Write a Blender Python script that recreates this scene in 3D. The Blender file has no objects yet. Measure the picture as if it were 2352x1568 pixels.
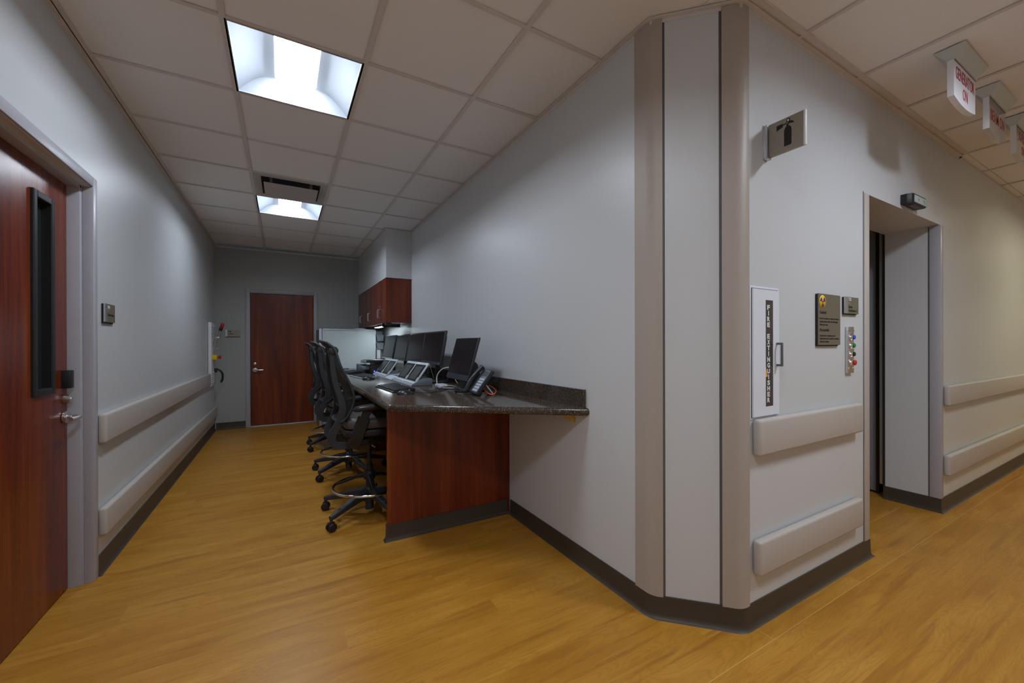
import bpy, bmesh, math, random
from mathutils import Vector, Matrix

random.seed(7)
scene = bpy.context.scene
COL = scene.collection
PI = math.pi

# ------------------------------------------------------------------ camera, world, exposure
EYE = 1.232                      # camera height
H = 2.70                         # ceiling height
yaw, pitch, roll = .5167, -.0013, -.0026
F = Vector((math.sin(yaw)*math.cos(pitch), math.cos(yaw)*math.cos(pitch), math.sin(pitch)))
R0 = Vector((math.cos(yaw), -math.sin(yaw), 0)); U0 = R0.cross(F)
R = math.cos(roll)*R0 + math.sin(roll)*U0; U = -math.sin(roll)*R0 + math.cos(roll)*U0
cam_data = bpy.data.cameras.new('camera'); cam = bpy.data.objects.new('camera', cam_data); COL.objects.link(cam)
cam_data.sensor_width = 36; cam_data.lens = 36*927/2352; cam_data.shift_y = 9.36/2352
cam_data.clip_start = .02; cam_data.clip_end = 60
M = Matrix(((R.x, U.x, -F.x), (R.y, U.y, -F.y), (R.z, U.z, -F.z)))
cam.matrix_world = Matrix.Translation((0, 0, EYE)) @ M.to_4x4()
scene.camera = cam

world = bpy.data.worlds.new('world'); scene.world = world; world.use_nodes = True
world.node_tree.nodes['Background'].inputs[0].default_value = (.5, .55, .6, 1)
world.node_tree.nodes['Background'].inputs[1].default_value = .02
vs = scene.view_settings
vs.view_transform = 'Standard'; vs.look = 'None'; vs.gamma = 1; vs.use_curve_mapping = False
vs.exposure = 1.12

LENS_COOL = 27.0                 # troffers of the work area
LENS_HALL = 45.0                 # troffers of the corridor
LENS_WARM = 34.0                 # far corridor troffer

# main planes of the place
XL, XR, YW, YB = -.87, 1.455, 1.02, 7.28
YS, XE = -1.5, 12.0              # corridor wall behind the camera, corridor end
T = .6096

# ------------------------------------------------------------------ mesh helpers
def bx(bm, x0, y0, z0, x1, y1, z1, bev=0, mi=0, seg=2):
    vs_ = [bm.verts.new(c) for c in ((x0,y0,z0),(x1,y0,z0),(x1,y1,z0),(x0,y1,z0),(x0,y0,z1),(x1,y0,z1),(x1,y1,z1),(x0,y1,z1))]
    fs = [bm.faces.new([vs_[i] for i in f]) for f in ((0,3,2,1),(4,5,6,7),(0,1,5,4),(1,2,6,5),(2,3,7,6),(3,0,4,7))]
    for f in fs: f.material_index = mi
    if bev:
        es = list({e for f in fs for e in f.edges})
        r = bmesh.ops.bevel(bm, geom=es, offset=bev, segments=seg, profile=.5, affect='EDGES')
        for f in r['faces']: f.material_index = mi
    return fs

def quad(bm, pts, mi=0):
    f = bm.faces.new([bm.verts.new(p) for p in pts]); f.material_index = mi; return f

def prism(bm, poly, a, b, axis='z', mi=0, bev=0):
    """poly: 2-D points; axis z: (x,y), axis y: (x,z), axis x: (y,z); extruded a..b"""
    def P(p, t):
        if axis == 'z': return (p[0], p[1], t)
        if axis == 'y': return (p[0], t, p[1])
        return (t, p[0], p[1])
    A = [bm.verts.new(P(p, a)) for p in poly]; B = [bm.verts.new(P(p, b)) for p in poly]
    n = len(poly); fs = [bm.faces.new(A[::-1]), bm.faces.new(B)]
    for i in range(n): fs.append(bm.faces.new((A[i], A[(i+1) % n], B[(i+1) % n], B[i])))
    for f in fs: f.material_index = mi
    bmesh.ops.recalc_face_normals(bm, faces=fs)
    if bev:
        es = list({e for f in fs for e in f.edges})
        bmesh.ops.bevel(bm, geom=es, offset=bev, segments=2, profile=.5, affect='EDGES')
    return fs

def smooth_path(pts, n=6):
    pts = [Vector(p) for p in pts]; out = []
    for i in range(len(pts)-1):
        p0 = pts[max(i-1, 0)]; p1 = pts[i]; p2 = pts[i+1]; p3 = pts[min(i+2, len(pts)-1)]
        for k in range(n):
            t = k/n
            out.append(.5*((2*p1)+(p2-p0)*t+(2*p0-5*p1+4*p2-p3)*t*t+(3*p1-p0-3*p2+p3)*t**3))
    out.append(pts[-1]); return out

def tube(bm, pts, r, seg=8, closed=False, mi=0):
    pts = [Vector(p) for p in pts]; n = len(pts); rings = []
    prev = None
    for i, p in enumerate(pts):
        if closed: t = (pts[(i+1) % n]-pts[i-1])
        else: t = pts[min(i+1, n-1)]-pts[max(i-1, 0)]
        t.normalize()
        if prev is None:
            a = t.cross(Vector((0, 0, 1)))
            if a.length < .1: a = t.cross(Vector((0, 1, 0)))
        else:
            a = prev - t*prev.dot(t)
            if a.length < 1e-4: a = t.cross(Vector((0, 0, 1)))
        a.normalize(); prev = a; b = t.cross(a)
        rr = r[i] if isinstance(r, (list, tuple)) else r
        rings.append([bm.verts.new(p+rr*(math.cos(2*PI*k/seg)*a+math.sin(2*PI*k/seg)*b)) for k in range(seg)])
    m = n if closed else n-1; fs = []
    for i in range(m):
        A, B = rings[i], rings[(i+1) % n]
        for k in range(seg): fs.append(bm.faces.new((A[k], A[(k+1) % seg], B[(k+1) % seg], B[k])))
    if not closed: fs += [bm.faces.new(rings[0][::-1]), bm.faces.new(rings[-1])]
    for f in fs: f.material_index = mi; f.smooth = True
    return fs

def strap(bm, pts, w, h, side, mi=0, bev=0):
    """rectangular section swept along pts; side: unit vector of the h direction, w is across"""
    pts = [Vector(p) for p in pts]; n = len(pts); side = Vector(side).normalized(); rings = []
    for i, p in enumerate(pts):
        t = (pts[min(i+1, n-1)]-pts[max(i-1, 0)]).normalized()
        a = t.cross(side).normalized(); s = a.cross(t).normalized()
        ww = (w[i] if isinstance(w, (list, tuple)) else w)/2; hh = (h[i] if isinstance(h, (list, tuple)) else h)/2
        c = .3*min(ww, hh)
        co = [(-ww+c,-hh),(ww-c,-hh),(ww,-hh+c),(ww,hh-c),(ww-c,hh),(-ww+c,hh),(-ww,hh-c),(-ww,-hh+c)]
        rings.append([bm.verts.new(p+x*a+y*s) for x, y in co])
    fs = []
    for i in range(n-1):
        A, B = rings[i], rings[i+1]
        for k in range(8): fs.append(bm.faces.new((A[k], A[(k+1) % 8], B[(k+1) % 8], B[k])))
    fs += [bm.faces.new(rings[0][::-1]), bm.faces.new(rings[-1])]
    for f in fs: f.material_index = mi
    bmesh.ops.recalc_face_normals(bm, faces=fs)
    return fs

def lathe(bm, prof, seg=20, loc=(0,0,0), axis='z', mi=0):
    """prof: (radius, height) pairs from bottom to top"""
    loc = Vector(loc); rings = []
    def P(r, a, h):
        if axis == 'z': return loc+Vector((r*math.cos(a), r*math.sin(a), h))
        if axis == 'y': return loc+Vector((r*math.cos(a), -h, r*math.sin(a)))   # h grows towards -y
        return loc+Vector((h, r*math.cos(a), r*math.sin(a)))                    # h grows towards +x
    for r, h in prof:
        rings.append([bm.verts.new(P(max(r, 1e-5), 2*PI*k/seg, h)) for k in range(seg)])
    fs = []
    for A, B in zip(rings, rings[1:]):
        for k in range(seg): fs.append(bm.faces.new((A[k], A[(k+1) % seg], B[(k+1) % seg], B[k])))
    fs += [bm.faces.new(rings[0][::-1]), bm.faces.new(rings[-1])]
    for f in fs: f.material_index = mi; f.smooth = True
    bmesh.ops.recalc_face_normals(bm, faces=fs)
    return fs

def sweep_profile(bm, path, prof, mi=0, closed_prof=True):
    """prof: (offset to the left of travel, z) swept along a horizontal path with mitred corners"""
    path = [Vector((p[0], p[1], 0)) for p in path]; n = len(path); rings = []
    for i, p in enumerate(path):
        d1 = (path[i]-path[i-1]).normalized() if i > 0 else (path[1]-path[0]).normalized()
        d2 = (path[i+1]-path[i]).normalized() if i < n-1 else d1
        n1 = Vector((-d1.y, d1.x, 0)); n2 = Vector((-d2.y, d2.x, 0))
        m = (n1+n2).normalized(); k = 1/max(.3, m.dot(n1))
        rings.append([bm.verts.new(p+m*(k*o)+Vector((0, 0, z))) for o, z in prof])
    fs = []; L = len(prof)
    for A, B in zip(rings, rings[1:]):
        for k in range(L): fs.append(bm.faces.new((A[k], A[(k+1) % L], B[(k+1) % L], B[k])))
    fs += [bm.faces.new(rings[0][::-1]), bm.faces.new(rings[-1])]
    for f in fs: f.material_index = mi
    bmesh.ops.recalc_face_normals(bm, faces=fs)
    return fs

def xform(bm, mat, start=0):
    bmesh.ops.transform(bm, matrix=mat, verts=[v for v in bm.verts][start:])

def obj(name, bm, mats, parent=None, smooth=None, loc=None):
    me = bpy.data.meshes.new(name); bm.to_mesh(me); bm.free()
    if not isinstance(mats, (list, tuple)): mats = [mats]
    for m in mats: me.materials.append(m)
    o = bpy.data.objects.new(name, me); COL.objects.link(o)
    if smooth is not None:
        for p in me.polygons: p.use_smooth = True
        me.set_sharp_from_angle(angle=math.radians(smooth))
    if parent is not None: o.parent = parent
    if loc is not None: o.location = loc
    return o

def tag(o, label, cat, group=None):
    o['label'] = label; o['category'] = cat
    if group: o['group'] = group
    return o

def thing(name, label, cat, loc=(0,0,0), rz=0, group=None):
    o = bpy.data.objects.new(name, None); COL.objects.link(o); o.empty_display_size = .1
    o.location = loc; o.rotation_euler = (0, 0, rz)
    return tag(o, label, cat, group)

def struct(name, bm, mats, parent=None, smooth=None):
    o = obj(name, bm, mats, parent, smooth)
    if parent is None: o['kind'] = 'structure'
    return o

def struct_root(name, loc):
    o = bpy.data.objects.new(name, None); COL.objects.link(o); o.location = loc; o['kind'] = 'structure'; o.empty_display_size = .1
    return o

def new(): return bmesh.new()

def shift(o, loc):
    """children built in world coordinates: move their mesh into the thing's own frame"""
    return o

def wobj(name, bm, mats, parent, smooth=None):
    """part built in world coordinates under a parent that sits at parent's location"""
    p = parent; m = Matrix.Identity(4)
    chain = []
    while p is not None: chain.append(p); p = p.parent
    for q in reversed(chain): m = m @ Matrix.Translation(q.location) @ q.rotation_euler.to_matrix().to_4x4()
    bmesh.ops.transform(bm, matrix=m.inverted(), verts=bm.verts[:])
    return obj(name, bm, mats, parent, smooth)

def text_bm(bm, body, size, origin, right, up, width=None, depth=.0006, align='LEFT', bold=0.0, mi=0, height=None):
    """flat lettering added to bm; origin = left end of the baseline"""
    cu = bpy.data.curves.new('lettering', 'FONT'); cu.body = body; cu.size = size; cu.extrude = depth/2; cu.offset = bold
    cu.resolution_u = 3
    cu.align_x = 'LEFT'
    o = bpy.data.objects.new('lettering', cu)
    COL.objects.link(o)
    dg = bpy.context.evaluated_depsgraph_get(); me = bpy.data.meshes.new_from_object(o.evaluated_get(dg))
    bpy.data.objects.remove(o); bpy.data.curves.remove(cu)
    xs = [v.co.x for v in me.vertices]; ys = [v.co.y for v in me.vertices]
    if not xs: return
    x0, x1 = min(xs), max(xs); sx = (width/(x1-x0)) if width else 1
    sy = (height/(max(ys)-min(ys))) if height else 1
    right = Vector(right).normalized(); up = Vector(up).normalized(); nrm = right.cross(up)
    off = x0
    w = (x1-x0)*sx
    sh = 0 if align == 'LEFT' else (-w/2 if align == 'CENTER' else -w)
    vsn = [bm.verts.new(Vector(origin)+right*((v.co.x-off)*sx+sh)+up*(v.co.y*sy)+nrm*v.co.z) for v in me.vertices]
    for p in me.polygons:
        try: f = bm.faces.new([vsn[i] for i in p.vertices]); f.material_index = mi
        except ValueError: pass
    bpy.data.meshes.remove(me)

# ------------------------------------------------------------------ materials
def mat(name, col, rough=.5, metal=0, spec=.5, emit=None, estr=0, coat=0, alpha=1, noise=0, nscale=40, bump=0, bscale=200, trans=0, ior=1.45):
    m = bpy.data.materials.new(name); m.use_nodes = True; nt = m.node_tree; b = nt.nodes['Principled BSDF']
    b.inputs['Base Color'].default_value = (*col, 1); b.inputs['Roughness'].default_value = rough
    b.inputs['Metallic'].default_value = metal; b.inputs['Specular IOR Level'].default_value = spec
    b.inputs['Coat Weight'].default_value = coat; b.inputs['Coat Roughness'].default_value = .15
    b.inputs['Alpha'].default_value = alpha; b.inputs['Transmission Weight'].default_value = trans; b.inputs['IOR'].default_value = ior
    if emit: b.inputs['Emission Color'].default_value = (*emit, 1); b.inputs['Emission Strength'].default_value = estr
    tc = nt.nodes.new('ShaderNodeTexCoord')
    if noise:
        n = nt.nodes.new('ShaderNodeTexNoise'); n.inputs['Scale'].default_value = nscale; n.inputs['Detail'].default_value = 3
        nt.links.new(tc.outputs['Object'], n.inputs['Vector'])
        mx = nt.nodes.new('ShaderNodeMix'); mx.data_type = 'RGBA'
        mx.inputs['A'].default_value = (*[c*(1-noise) for c in col], 1); mx.inputs['B'].default_value = (*[min(1, c*(1+noise)) for c in col], 1)
        nt.links.new(n.outputs['Fac'], mx.inputs['Factor']); nt.links.new(mx.outputs['Result'], b.inputs['Base Color'])
    if bump:
        n = nt.nodes.new('ShaderNodeTexNoise'); n.inputs['Scale'].default_value = bscale; n.inputs['Detail'].default_value = 2
        nt.links.new(tc.outputs['Object'], n.inputs['Vector'])
        bp = nt.nodes.new('ShaderNodeBump'); bp.inputs['Strength'].default_value = bump; bp.inputs['Distance'].default_value = .002
        nt.links.new(n.outputs['Fac'], bp.inputs['Height']); nt.links.new(bp.outputs['Normal'], b.inputs['Normal'])
    return m

class G:
    """tiny node graph helper"""
    def __init__(s, m): s.nt = m.node_tree; s.b = s.nt.nodes['Principled BSDF']
    def n(s, t, **k):
        x = s.nt.nodes.new(t)
        for a, v in k.items(): setattr(x, a, v)
        return x
    def l(s, a, b): s.nt.links.new(a, b)
    def math(s, op, a, b=None, c=None):
        x = s.n('ShaderNodeMath', operation=op)
        for i, v in enumerate((a, b, c)):
            if v is None: continue
            if isinstance(v, (int, float)): x.inputs[i].default_value = v
            else: s.l(v, x.inputs[i])
        return x.outputs[0]
    def mapping(s, vec, scale, loc=(0,0,0), rot=(0,0,0)):
        x = s.n('ShaderNodeMapping'); x.inputs['Scale'].default_value = scale; x.inputs['Location'].default_value = loc; x.inputs['Rotation'].default_value = rot
        s.l(vec, x.inputs['Vector']); return x.outputs[0]
    def noise(s, vec, scale=1, detail=3, rough=.5, dist=0):
        x = s.n('ShaderNodeTexNoise'); x.inputs['Scale'].default_value = scale; x.inputs['Detail'].default_value = detail
        x.inputs['Roughness'].default_value = rough; x.inputs['Distortion'].default_value = dist
        s.l(vec, x.inputs['Vector']); return x.outputs['Fac']
    def ramp(s, fac, stops):
        x = s.n('ShaderNodeValToRGB'); e = x.color_ramp.elements
        while len(e) < len(stops): e.new(.5)
        for i, (p, c) in enumerate(stops): e[i].position = p; e[i].color = (*c, 1)
        s.l(fac, x.inputs[0]); return x.outputs[0]
    def mix(s, fac, a, b, mode='MIX'):
        x = s.n('ShaderNodeMix', data_type='RGBA', blend_type=mode)
        for k, v in (('Factor', fac), ('A', a), ('B', b)):
            if isinstance(v, (int, float)): x.inputs[k].default_value = v
            elif isinstance(v, tuple): x.inputs[k].default_value = (*v, 1)
            else: s.l(v, x.inputs[k])
        return x.outputs['Result']

def floor_material():
    m = mat('oak_vinyl_floor', (.6, .35, .1), rough=.36, spec=.45); g = G(m)
    tc = g.n('ShaderNodeTexCoord'); v = tc.outputs['Object']
    sep = g.n('ShaderNodeSeparateXYZ'); g.l(v, sep.inputs[0]); X, Y = sep.outputs[0], sep.outputs[1]
    # plank cells along X, 0.138 m wide
    row = g.math('FLOOR', g.math('DIVIDE', g.math('ADD', Y, -.925), .1375))
    wn = g.n('ShaderNodeTexWhiteNoise', noise_dimensions='1D'); g.l(row, wn.inputs['W'])
    xo = g.math('ADD', X, g.math('MULTIPLY', wn.outputs['Value'], 1.7))
    colm = g.math('FLOOR', g.math('DIVIDE', xo, 1.8))
    comb = g.n('ShaderNodeCombineXYZ'); g.l(colm, comb.inputs[0]); g.l(row, comb.inputs[1])
    wn2 = g.n('ShaderNodeTexWhiteNoise', noise_dimensions='3D'); g.l(comb.outputs[0], wn2.inputs['Vector'])
    tone = wn2.outputs['Value']
    # grain coordinates shifted per plank
    off = g.n('ShaderNodeCombineXYZ'); g.l(g.math('MULTIPLY', tone, 9), off.inputs[0]); g.l(g.math('MULTIPLY', tone, 5), off.inputs[1])
    add = g.n('ShaderNodeVectorMath', operation='ADD'); g.l(v, add.inputs[0]); g.l(off.outputs[0], add.inputs[1]); pv = add.outputs[0]
    broad = g.noise(g.mapping(pv, (1.0, 5, 1)), 1.4, 3, .55, .6)
    cath = g.noise(g.mapping(pv, (.9, 6.5, 1)), 1.3, 2, .5, .8)
    rings = g.math('SINE', g.math('MULTIPLY', cath, 150))
    rings = g.math('POWER', g.math('ADD', g.math('MULTIPLY', rings, .5), .5), 3)
    fine = g.noise(g.mapping(pv, (3, 110, 1)), 1, 4, .65)
    streak = g.noise(g.mapping(pv, (1.4, 26, 1)), 1.0, 4, .6, .4)
    base = g.ramp(broad, [(.30, (.50, .215, .022)), (.52, (.61, .285, .034)), (.74, (.70, .35, .052))])
    c = g.mix(g.math('MULTIPLY', rings, .26), base, (.36, .14, .018))
    c = g.mix(g.math('MULTIPLY', g.ramp(streak, [(.53, (0,0,0)), (.70, (1,1,1))]), .75), c, (.38, .15, .02))
    c = g.mix(g.math('MULTIPLY', g.ramp(fine, [(.5, (0,0,0)), (.70, (1,1,1))]), .42), c, (.40, .16, .025))
    c = g.mix(g.math('MULTIPLY', g.math('ADD', tone, -.4), .05), c, (.8, .44, .10))
    # welded sheet seams by the alcove: two long ones along X, two short end joints
    def near_(v_, at, w): return g.math('LESS_THAN', g.math('ABSOLUTE', g.math('SUBTRACT', v_, at)), w)
    line = near_(Y, .925, .0017)
    line = g.math('MAXIMUM', line, g.math('MULTIPLY', near_(Y, 1.20, .0017), g.math('GREATER_THAN', X, 2.9)))
    j1 = g.math('MULTIPLY', near_(X, 1.78, .0015), g.math('MULTIPLY', g.math('GREATER_THAN', Y, .925), g.math('LESS_THAN', Y, 1.2)))
    j2 = g.math('MULTIPLY', near_(X, 4.28, .002), g.math('LESS_THAN', Y, .925))
    allc = g.math('MAXIMUM', line, g.math('MAXIMUM', j1, j2))
    c = g.mix(g.math('MULTIPLY', allc, .6), c, (.85, .52, .18))
    c = g.mix(1.0, c, (.80, .79, .76), 'MULTIPLY')
    g.l(c, g.b.inputs['Base Color'])
    rr = g.math('ADD', g.math('MULTIPLY', broad, .14), .30); g.l(rr, g.b.inputs['Roughness'])
    bp = g.n('ShaderNodeBump'); bp.inputs['Strength'].default_value = .12; bp.inputs['Distance'].default_value = .001
    g.l(g.math('ADD', fine, g.math('MULTIPLY', rings, .3)), bp.inputs['Height']); g.l(bp.outputs[0], g.b.inputs['Normal'])
    return m

def cherry_material(name='cherry_veneer', dark=1.0, rough=.27):
    m = mat(name, (.2, .05, .02), rough=rough, spec=.5); g = G(m)
    tc = g.n('ShaderNodeTexCoord'); v = tc.outputs['Object']
    a = g.noise(g.mapping(v, (7, 7, .45)), 1.2, 4, .6, .6)
    b = g.noise(g.mapping(v, (85, 85, 1.0)), 1, 3, .5)
    lo = tuple(c*dark for c in (.085, .012, .006)); mi = tuple(c*dark for c in (.17, .026, .008)); hi = tuple(c*dark for c in (.27, .055, .010))
    c = g.ramp(a, [(.3, lo), (.5, mi), (.74, hi)])
    c = g.mix(g.math('MULTIPLY', g.ramp(b, [(.45, (0,0,0)), (.75, (1,1,1))]), .32), c, tuple(c_*.5*dark for c_ in (.16, .03, .01)))
    g.l(c, g.b.inputs['Base Color'])
    return m

def stone_material():
    m = mat('speckled_solid_surface', (.06, .045, .035), rough=.13, spec=.55); g = G(m)
    tc = g.n('ShaderNodeTexCoord'); v = tc.outputs['Object']
    vo = g.n('ShaderNodeTexVoronoi', feature='F1'); vo.inputs['Scale'].default_value = 210; g.l(v, vo.inputs['Vector'])
    sp = g.math('LESS_THAN', vo.outputs['Distance'], .30)
    sepc = g.n('ShaderNodeSeparateColor'); g.l(vo.outputs['Color'], sepc.inputs[0])
    sp = g.math('MULTIPLY', sp, g.math('GREATER_THAN', sepc.outputs[0], .80))
    base = g.ramp(g.noise(v, 90, 3, .6), [(.35, (.038, .027, .020)), (.65, (.085, .063, .047))])
    c = g.mix(sp, base, (.62, .52, .42))
    g.l(c, g.b.inputs['Base Color'])
    return m

def wall_material(name, col, rough=.36, bump=.08):
    m = mat(name, col, rough=rough, spec=.5, noise=.015, nscale=1.5, bump=bump, bscale=260)
    return m

def tile_material():
    m = mat('acoustic_tile', (.66, .64, .62), rough=.95, spec=.1); g = G(m)
    tc = g.n('ShaderNodeTexCoord'); v = tc.outputs['Object']
    n = g.noise(v, 320, 3, .7)
    c = g.mix(g.math('MULTIPLY', g.ramp(n, [(.28, (1,1,1)), (.42, (0,0,0))]), .35), (.84, .83, .825), (.60, .59, .58))
    g.l(c, g.b.inputs['Base Color'])
    bp = g.n('ShaderNodeBump'); bp.inputs['Strength'].default_value = .35; bp.inputs['Distance'].default_value = .002
    g.l(n, bp.inputs['Height']); g.l(bp.outputs[0], g.b.inputs['Normal'])
    return m

def mesh_fabric():
    m = mat('open_mesh_fabric', (.018, .018, .02), rough=.7); g = G(m)
    tc = g.n('ShaderNodeTexCoord'); sep = g.n('ShaderNodeSeparateXYZ'); g.l(tc.outputs['Object'], sep.inputs[0])
    a = g.math('SINE', g.math('MULTIPLY', g.math('ADD', sep.outputs[1], sep.outputs[2]), 780))
    b = g.math('SINE', g.math('MULTIPLY', g.math('SUBTRACT', sep.outputs[1], sep.outputs[2]), 780))
    h = g.math('GREATER_THAN', g.math('MULTIPLY', a, b), .45)
    al = g.math('SUBTRACT', 1, g.math('MULTIPLY', h, .35)); g.l(al, g.b.inputs['Alpha'])
    return m

def brushed(name, col, rough=.35, metal=.9):
    m = mat(name, col, rough=rough, metal=metal); g = G(m)
    tc = g.n('ShaderNodeTexCoord'); n = g.noise(g.mapping(tc.outputs['Object'], (8, 8, 300)), 1, 2)
    g.l(g.math('ADD', g.math('MULTIPLY', n, .2), rough-.1), g.b.inputs['Roughness'])
    return m

def lens_material(name, col, strength):
    m = bpy.data.materials.new(name); m.use_nodes = True; nt = m.node_tree
    for n_ in list(nt.nodes): nt.nodes.remove(n_)
    e = nt.nodes.new('ShaderNodeEmission'); e.inputs[0].default_value = (*col, 1); e.inputs[1].default_value = strength
    o = nt.nodes.new('ShaderNodeOutputMaterial'); nt.links.new(e.outputs[0], o.inputs[0]); return m

M_floor = floor_material(); M_cherry = cherry_material(); M_stone = stone_material(); M_tile = tile_material()
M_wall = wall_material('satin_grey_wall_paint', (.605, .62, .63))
M_back = wall_material('shade_darkened_wall_paint', (.40, .41, .40))  # wall paint with shade put into its colour for the unlit end wall
M_guard = mat('beige_guard_vinyl', (.42, .365, .315), rough=.38, spec=.4, bump=.25, bscale=500)
M_rail = mat('light_beige_bumper_vinyl', (.50, .455, .415), rough=.38, spec=.4, bump=.2, bscale=500)
M_gap = mat('dark_retainer_gap', (.10, .10, .10), rough=.6)
M_base = mat('brown_rubber_cove', (.058, .043, .030), rough=.45, spec=.4, noise=.1, nscale=8)
M_grid = mat('painted_ceiling_grid', (.66, .62, .60), rough=.5, spec=.3, noise=.03)
M_frame = mat('grey_lavender_door_frame_paint', (.43, .425, .465), rough=.35, spec=.45, noise=.03, nscale=20)
M_black = mat('black_painted_metal', (.016, .016, .017), rough=.42, bump=.3, bscale=500)
M_blackp = mat('black_plastic', (.020, .021, .024), rough=.42, noise=.1)
M_blackg = mat('glossy_black_armrest_pad', (.018, .019, .022), rough=.28, spec=.55)
M_chairg = mat('graphite_chair_plastic', (.034, .038, .048), rough=.5, noise=.1)
M_mesh = mesh_fabric()
M_seat = mat('grey_brown_seat_vinyl', (.085, .066, .062), rough=.38, spec=.5, noise=.1)
M_chrome = mat('chrome', (.75, .75, .77), rough=.12, metal=1, noise=.02)
M_steel = brushed('brushed_nickel', (.62, .61, .60), .3)
M_alu = brushed('satin_aluminium', (.55, .57, .60), .38)
M_panel = mat('pale_grey_partition_fabric', (.56, .62, .62), rough=.75, spec=.2, bump=.3, bscale=900)
M_ptrim = mat('silver_partition_trim', (.50, .53, .60), rough=.4, metal=.2, noise=.02)
M_white = mat('white_enamel', (.76, .79, .86), rough=.35, spec=.45, noise=.02)
M_whitep = mat('white_plastic', (.78, .80, .82), rough=.4, noise=.02)
M_screen = mat('dark_monitor_glass', (.012, .011, .013), rough=.22, spec=.35, bump=.02)
M_bezel = mat('black_monitor_bezel', (.035, .040, .048), rough=.35)
M_bezels = mat('silver_monitor_strip', (.42, .48, .55), rough=.35, metal=.4)
M_cons = mat('grey_console_housing', (.19, .215, .25), rough=.45, noise=.05)
M_consl = mat('light_grey_console_strip', (.60, .67, .74), rough=.4, noise=.03)
M_lcd = mat('grey_console_screen', (.085, .095, .10), rough=.3)
M_lcdd = mat('dark_console_surround', (.012, .012, .014), rough=.3)
M_taupe = mat('taupe_sign_plaque', (.155, .135, .095), rough=.42, noise=.04)
M_taupel = mat('light_taupe_sign_plaque', (.36, .335, .27), rough=.4, noise=.04)
M_taupef = mat('projecting_sign_taupe', (.30, .27, .22), rough=.38, noise=.03)
M_ink = mat('black_sign_ink', (.012, .010, .010), rough=.5)
M_inkw = mat('white_sign_ink', (.75, .73, .70), rough=.5)
M_red = mat('red_plastic', (.55, .012, .02), rough=.3, coat=.3)
M_redink = mat('dark_red_sign_ink', (.42, .02, .035), rough=.5)
M_blue = mat('blue_plastic', (.02, .10, .65), rough=.3)
M_green = mat('green_plastic', (.01, .22, .07), rough=.3)
M_yellow = mat('yellow_plastic', (.80, .55, .02), rough=.45)
M_purple = mat('purple_sign_ink', (.14, .008, .14), rough=.5)
M_orange = mat('orange_cable_jacket', (.75, .12, .015), rough=.45)
M_tagor = mat('orange_inspection_tag', (.85, .36, .02), rough=.6)
M_cable = mat('black_cable_jacket', (.015, .015, .016), rough=.5)
M_cablew = mat('white_cable_jacket', (.62, .60, .56), rough=.5)
M_paper = mat('white_paper', (.74, .78, .80), rough=.8)
M_pine = mat('yellow_pine_block', (.62, .36, .07), rough=.5, noise=.15, nscale=30)
M_darkpanel = mat('smoked_cabinet_window', (.055, .045, .047), rough=.18, spec=.5)
M_handleg = mat('dark_grey_handle', (.11, .12, .13), rough=.4)
M_slate = mat('slate_sliding_door_laminate', (.27, .28, .33), rough=.45, noise=.03)
M_glass = mat('door_lite_glass', (.02, .025, .025), rough=.06, spec=.5)
M_led = mat('blue_led', (.02, .02, .6), rough=.3, emit=(.03, .03, 1), estr=6)
M_signw = mat('white_sign_acrylic', (.80, .80, .84), rough=.25, spec=.5)
M_signc = mat('clear_sign_acrylic', (.62, .62, .64), rough=.15, spec=.5, alpha=.45)
M_canopy = mat('pale_sign_canopy', (.56, .59, .57), rough=.45)
M_mint = mat('pale_sensor_cover', (.42, .52, .50), rough=.35)
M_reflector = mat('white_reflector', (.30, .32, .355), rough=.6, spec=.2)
M_duct = mat('dark_duct_interior', (.05, .055, .06), rough=.6)
M_diff = mat('painted_diffuser_plate', (.50, .47, .45), rough=.45)
M_pink = mat('pink_folder_card', (.50, .07, .12), rough=.7)
M_grey = mat('mid_grey_plastic', (.20, .22, .25), rough=.45)
M_cream = mat('cream_plastic', (.55, .50, .42), rough=.5)
LM_cool = lens_material('cool_white_lens', (.80, .89, 1.0), LENS_COOL)
LM_hall = lens_material('neutral_white_lens', (.80, .88, 1.0), LENS_HALL)
LM_front = lens_material('cool_front_lens', (.84, .91, 1.0), 38.0)
LM_warm = lens_material('warm_white_lens', (1.0, .93, .66), LENS_WARM)
LM_task = lens_material('task_light_tube', (.80, .93, 1.0), 9)

# ------------------------------------------------------------------ room shell
bm = new(); bx(bm, -2.2, YS-.1, -.06, XE+.1, YB+.1, 0); bx(bm, 2.9, YB-3, -.06, XE, YB, -.001)
struct('floor', bm, M_floor)

# ---- ceiling tiles laid in a 2 ft grid, open where fixtures sit
GX = [-1.4498, -.8402, -.2306, .379, .9886, 1.590] + [2.154+k*T for k in range(0, 17)]
GY0 = .975
GY = [.365, GY0, 2.1987-T] + [2.1987+k*T for k in range(0, 9)]
GX2 = [2.40+k*T for k in range(-2, 17)]            # grid of the corridor side behind the camera line
GY2 = [-1.689, -1.0792, -.4696, .14]
GX3 = [-1.4498, -.8402, -.2306, .379, .9886]; GY3 = [-1.4638, -.8542, -.2446, .365]
def rect_at(gx, gy, x, y):
    i = max(k for k in range(len(gx)) if gx[k] <= x+.01); j = max(k for k in range(len(gy)) if gy[k] <= y+.01)
    return (gx[i], gy[j], gx[i+1], gy[j+1])
FIX = {'light_a': rect_at(GX, GY, -.2306, 2.1987), 'vent': rect_at(GX, GY, -.2306, 2.1987+3*T), 'light_b': rect_at(GX, GY, -.2306, 2.1987+4*T),
       'hall_a': rect_at(GX3, GY3, -.2, -.2), 'hall_b': rect_at(GX2, GY2, 2.5, -.3), 'hall_c': rect_at(GX2, GY2, 2.5+6*T, -.3), 'hall_d': rect_at(GX2, GY2, 2.5+12*T, -.3)}
def cell_rect(c): return c
bm = new()
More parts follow.
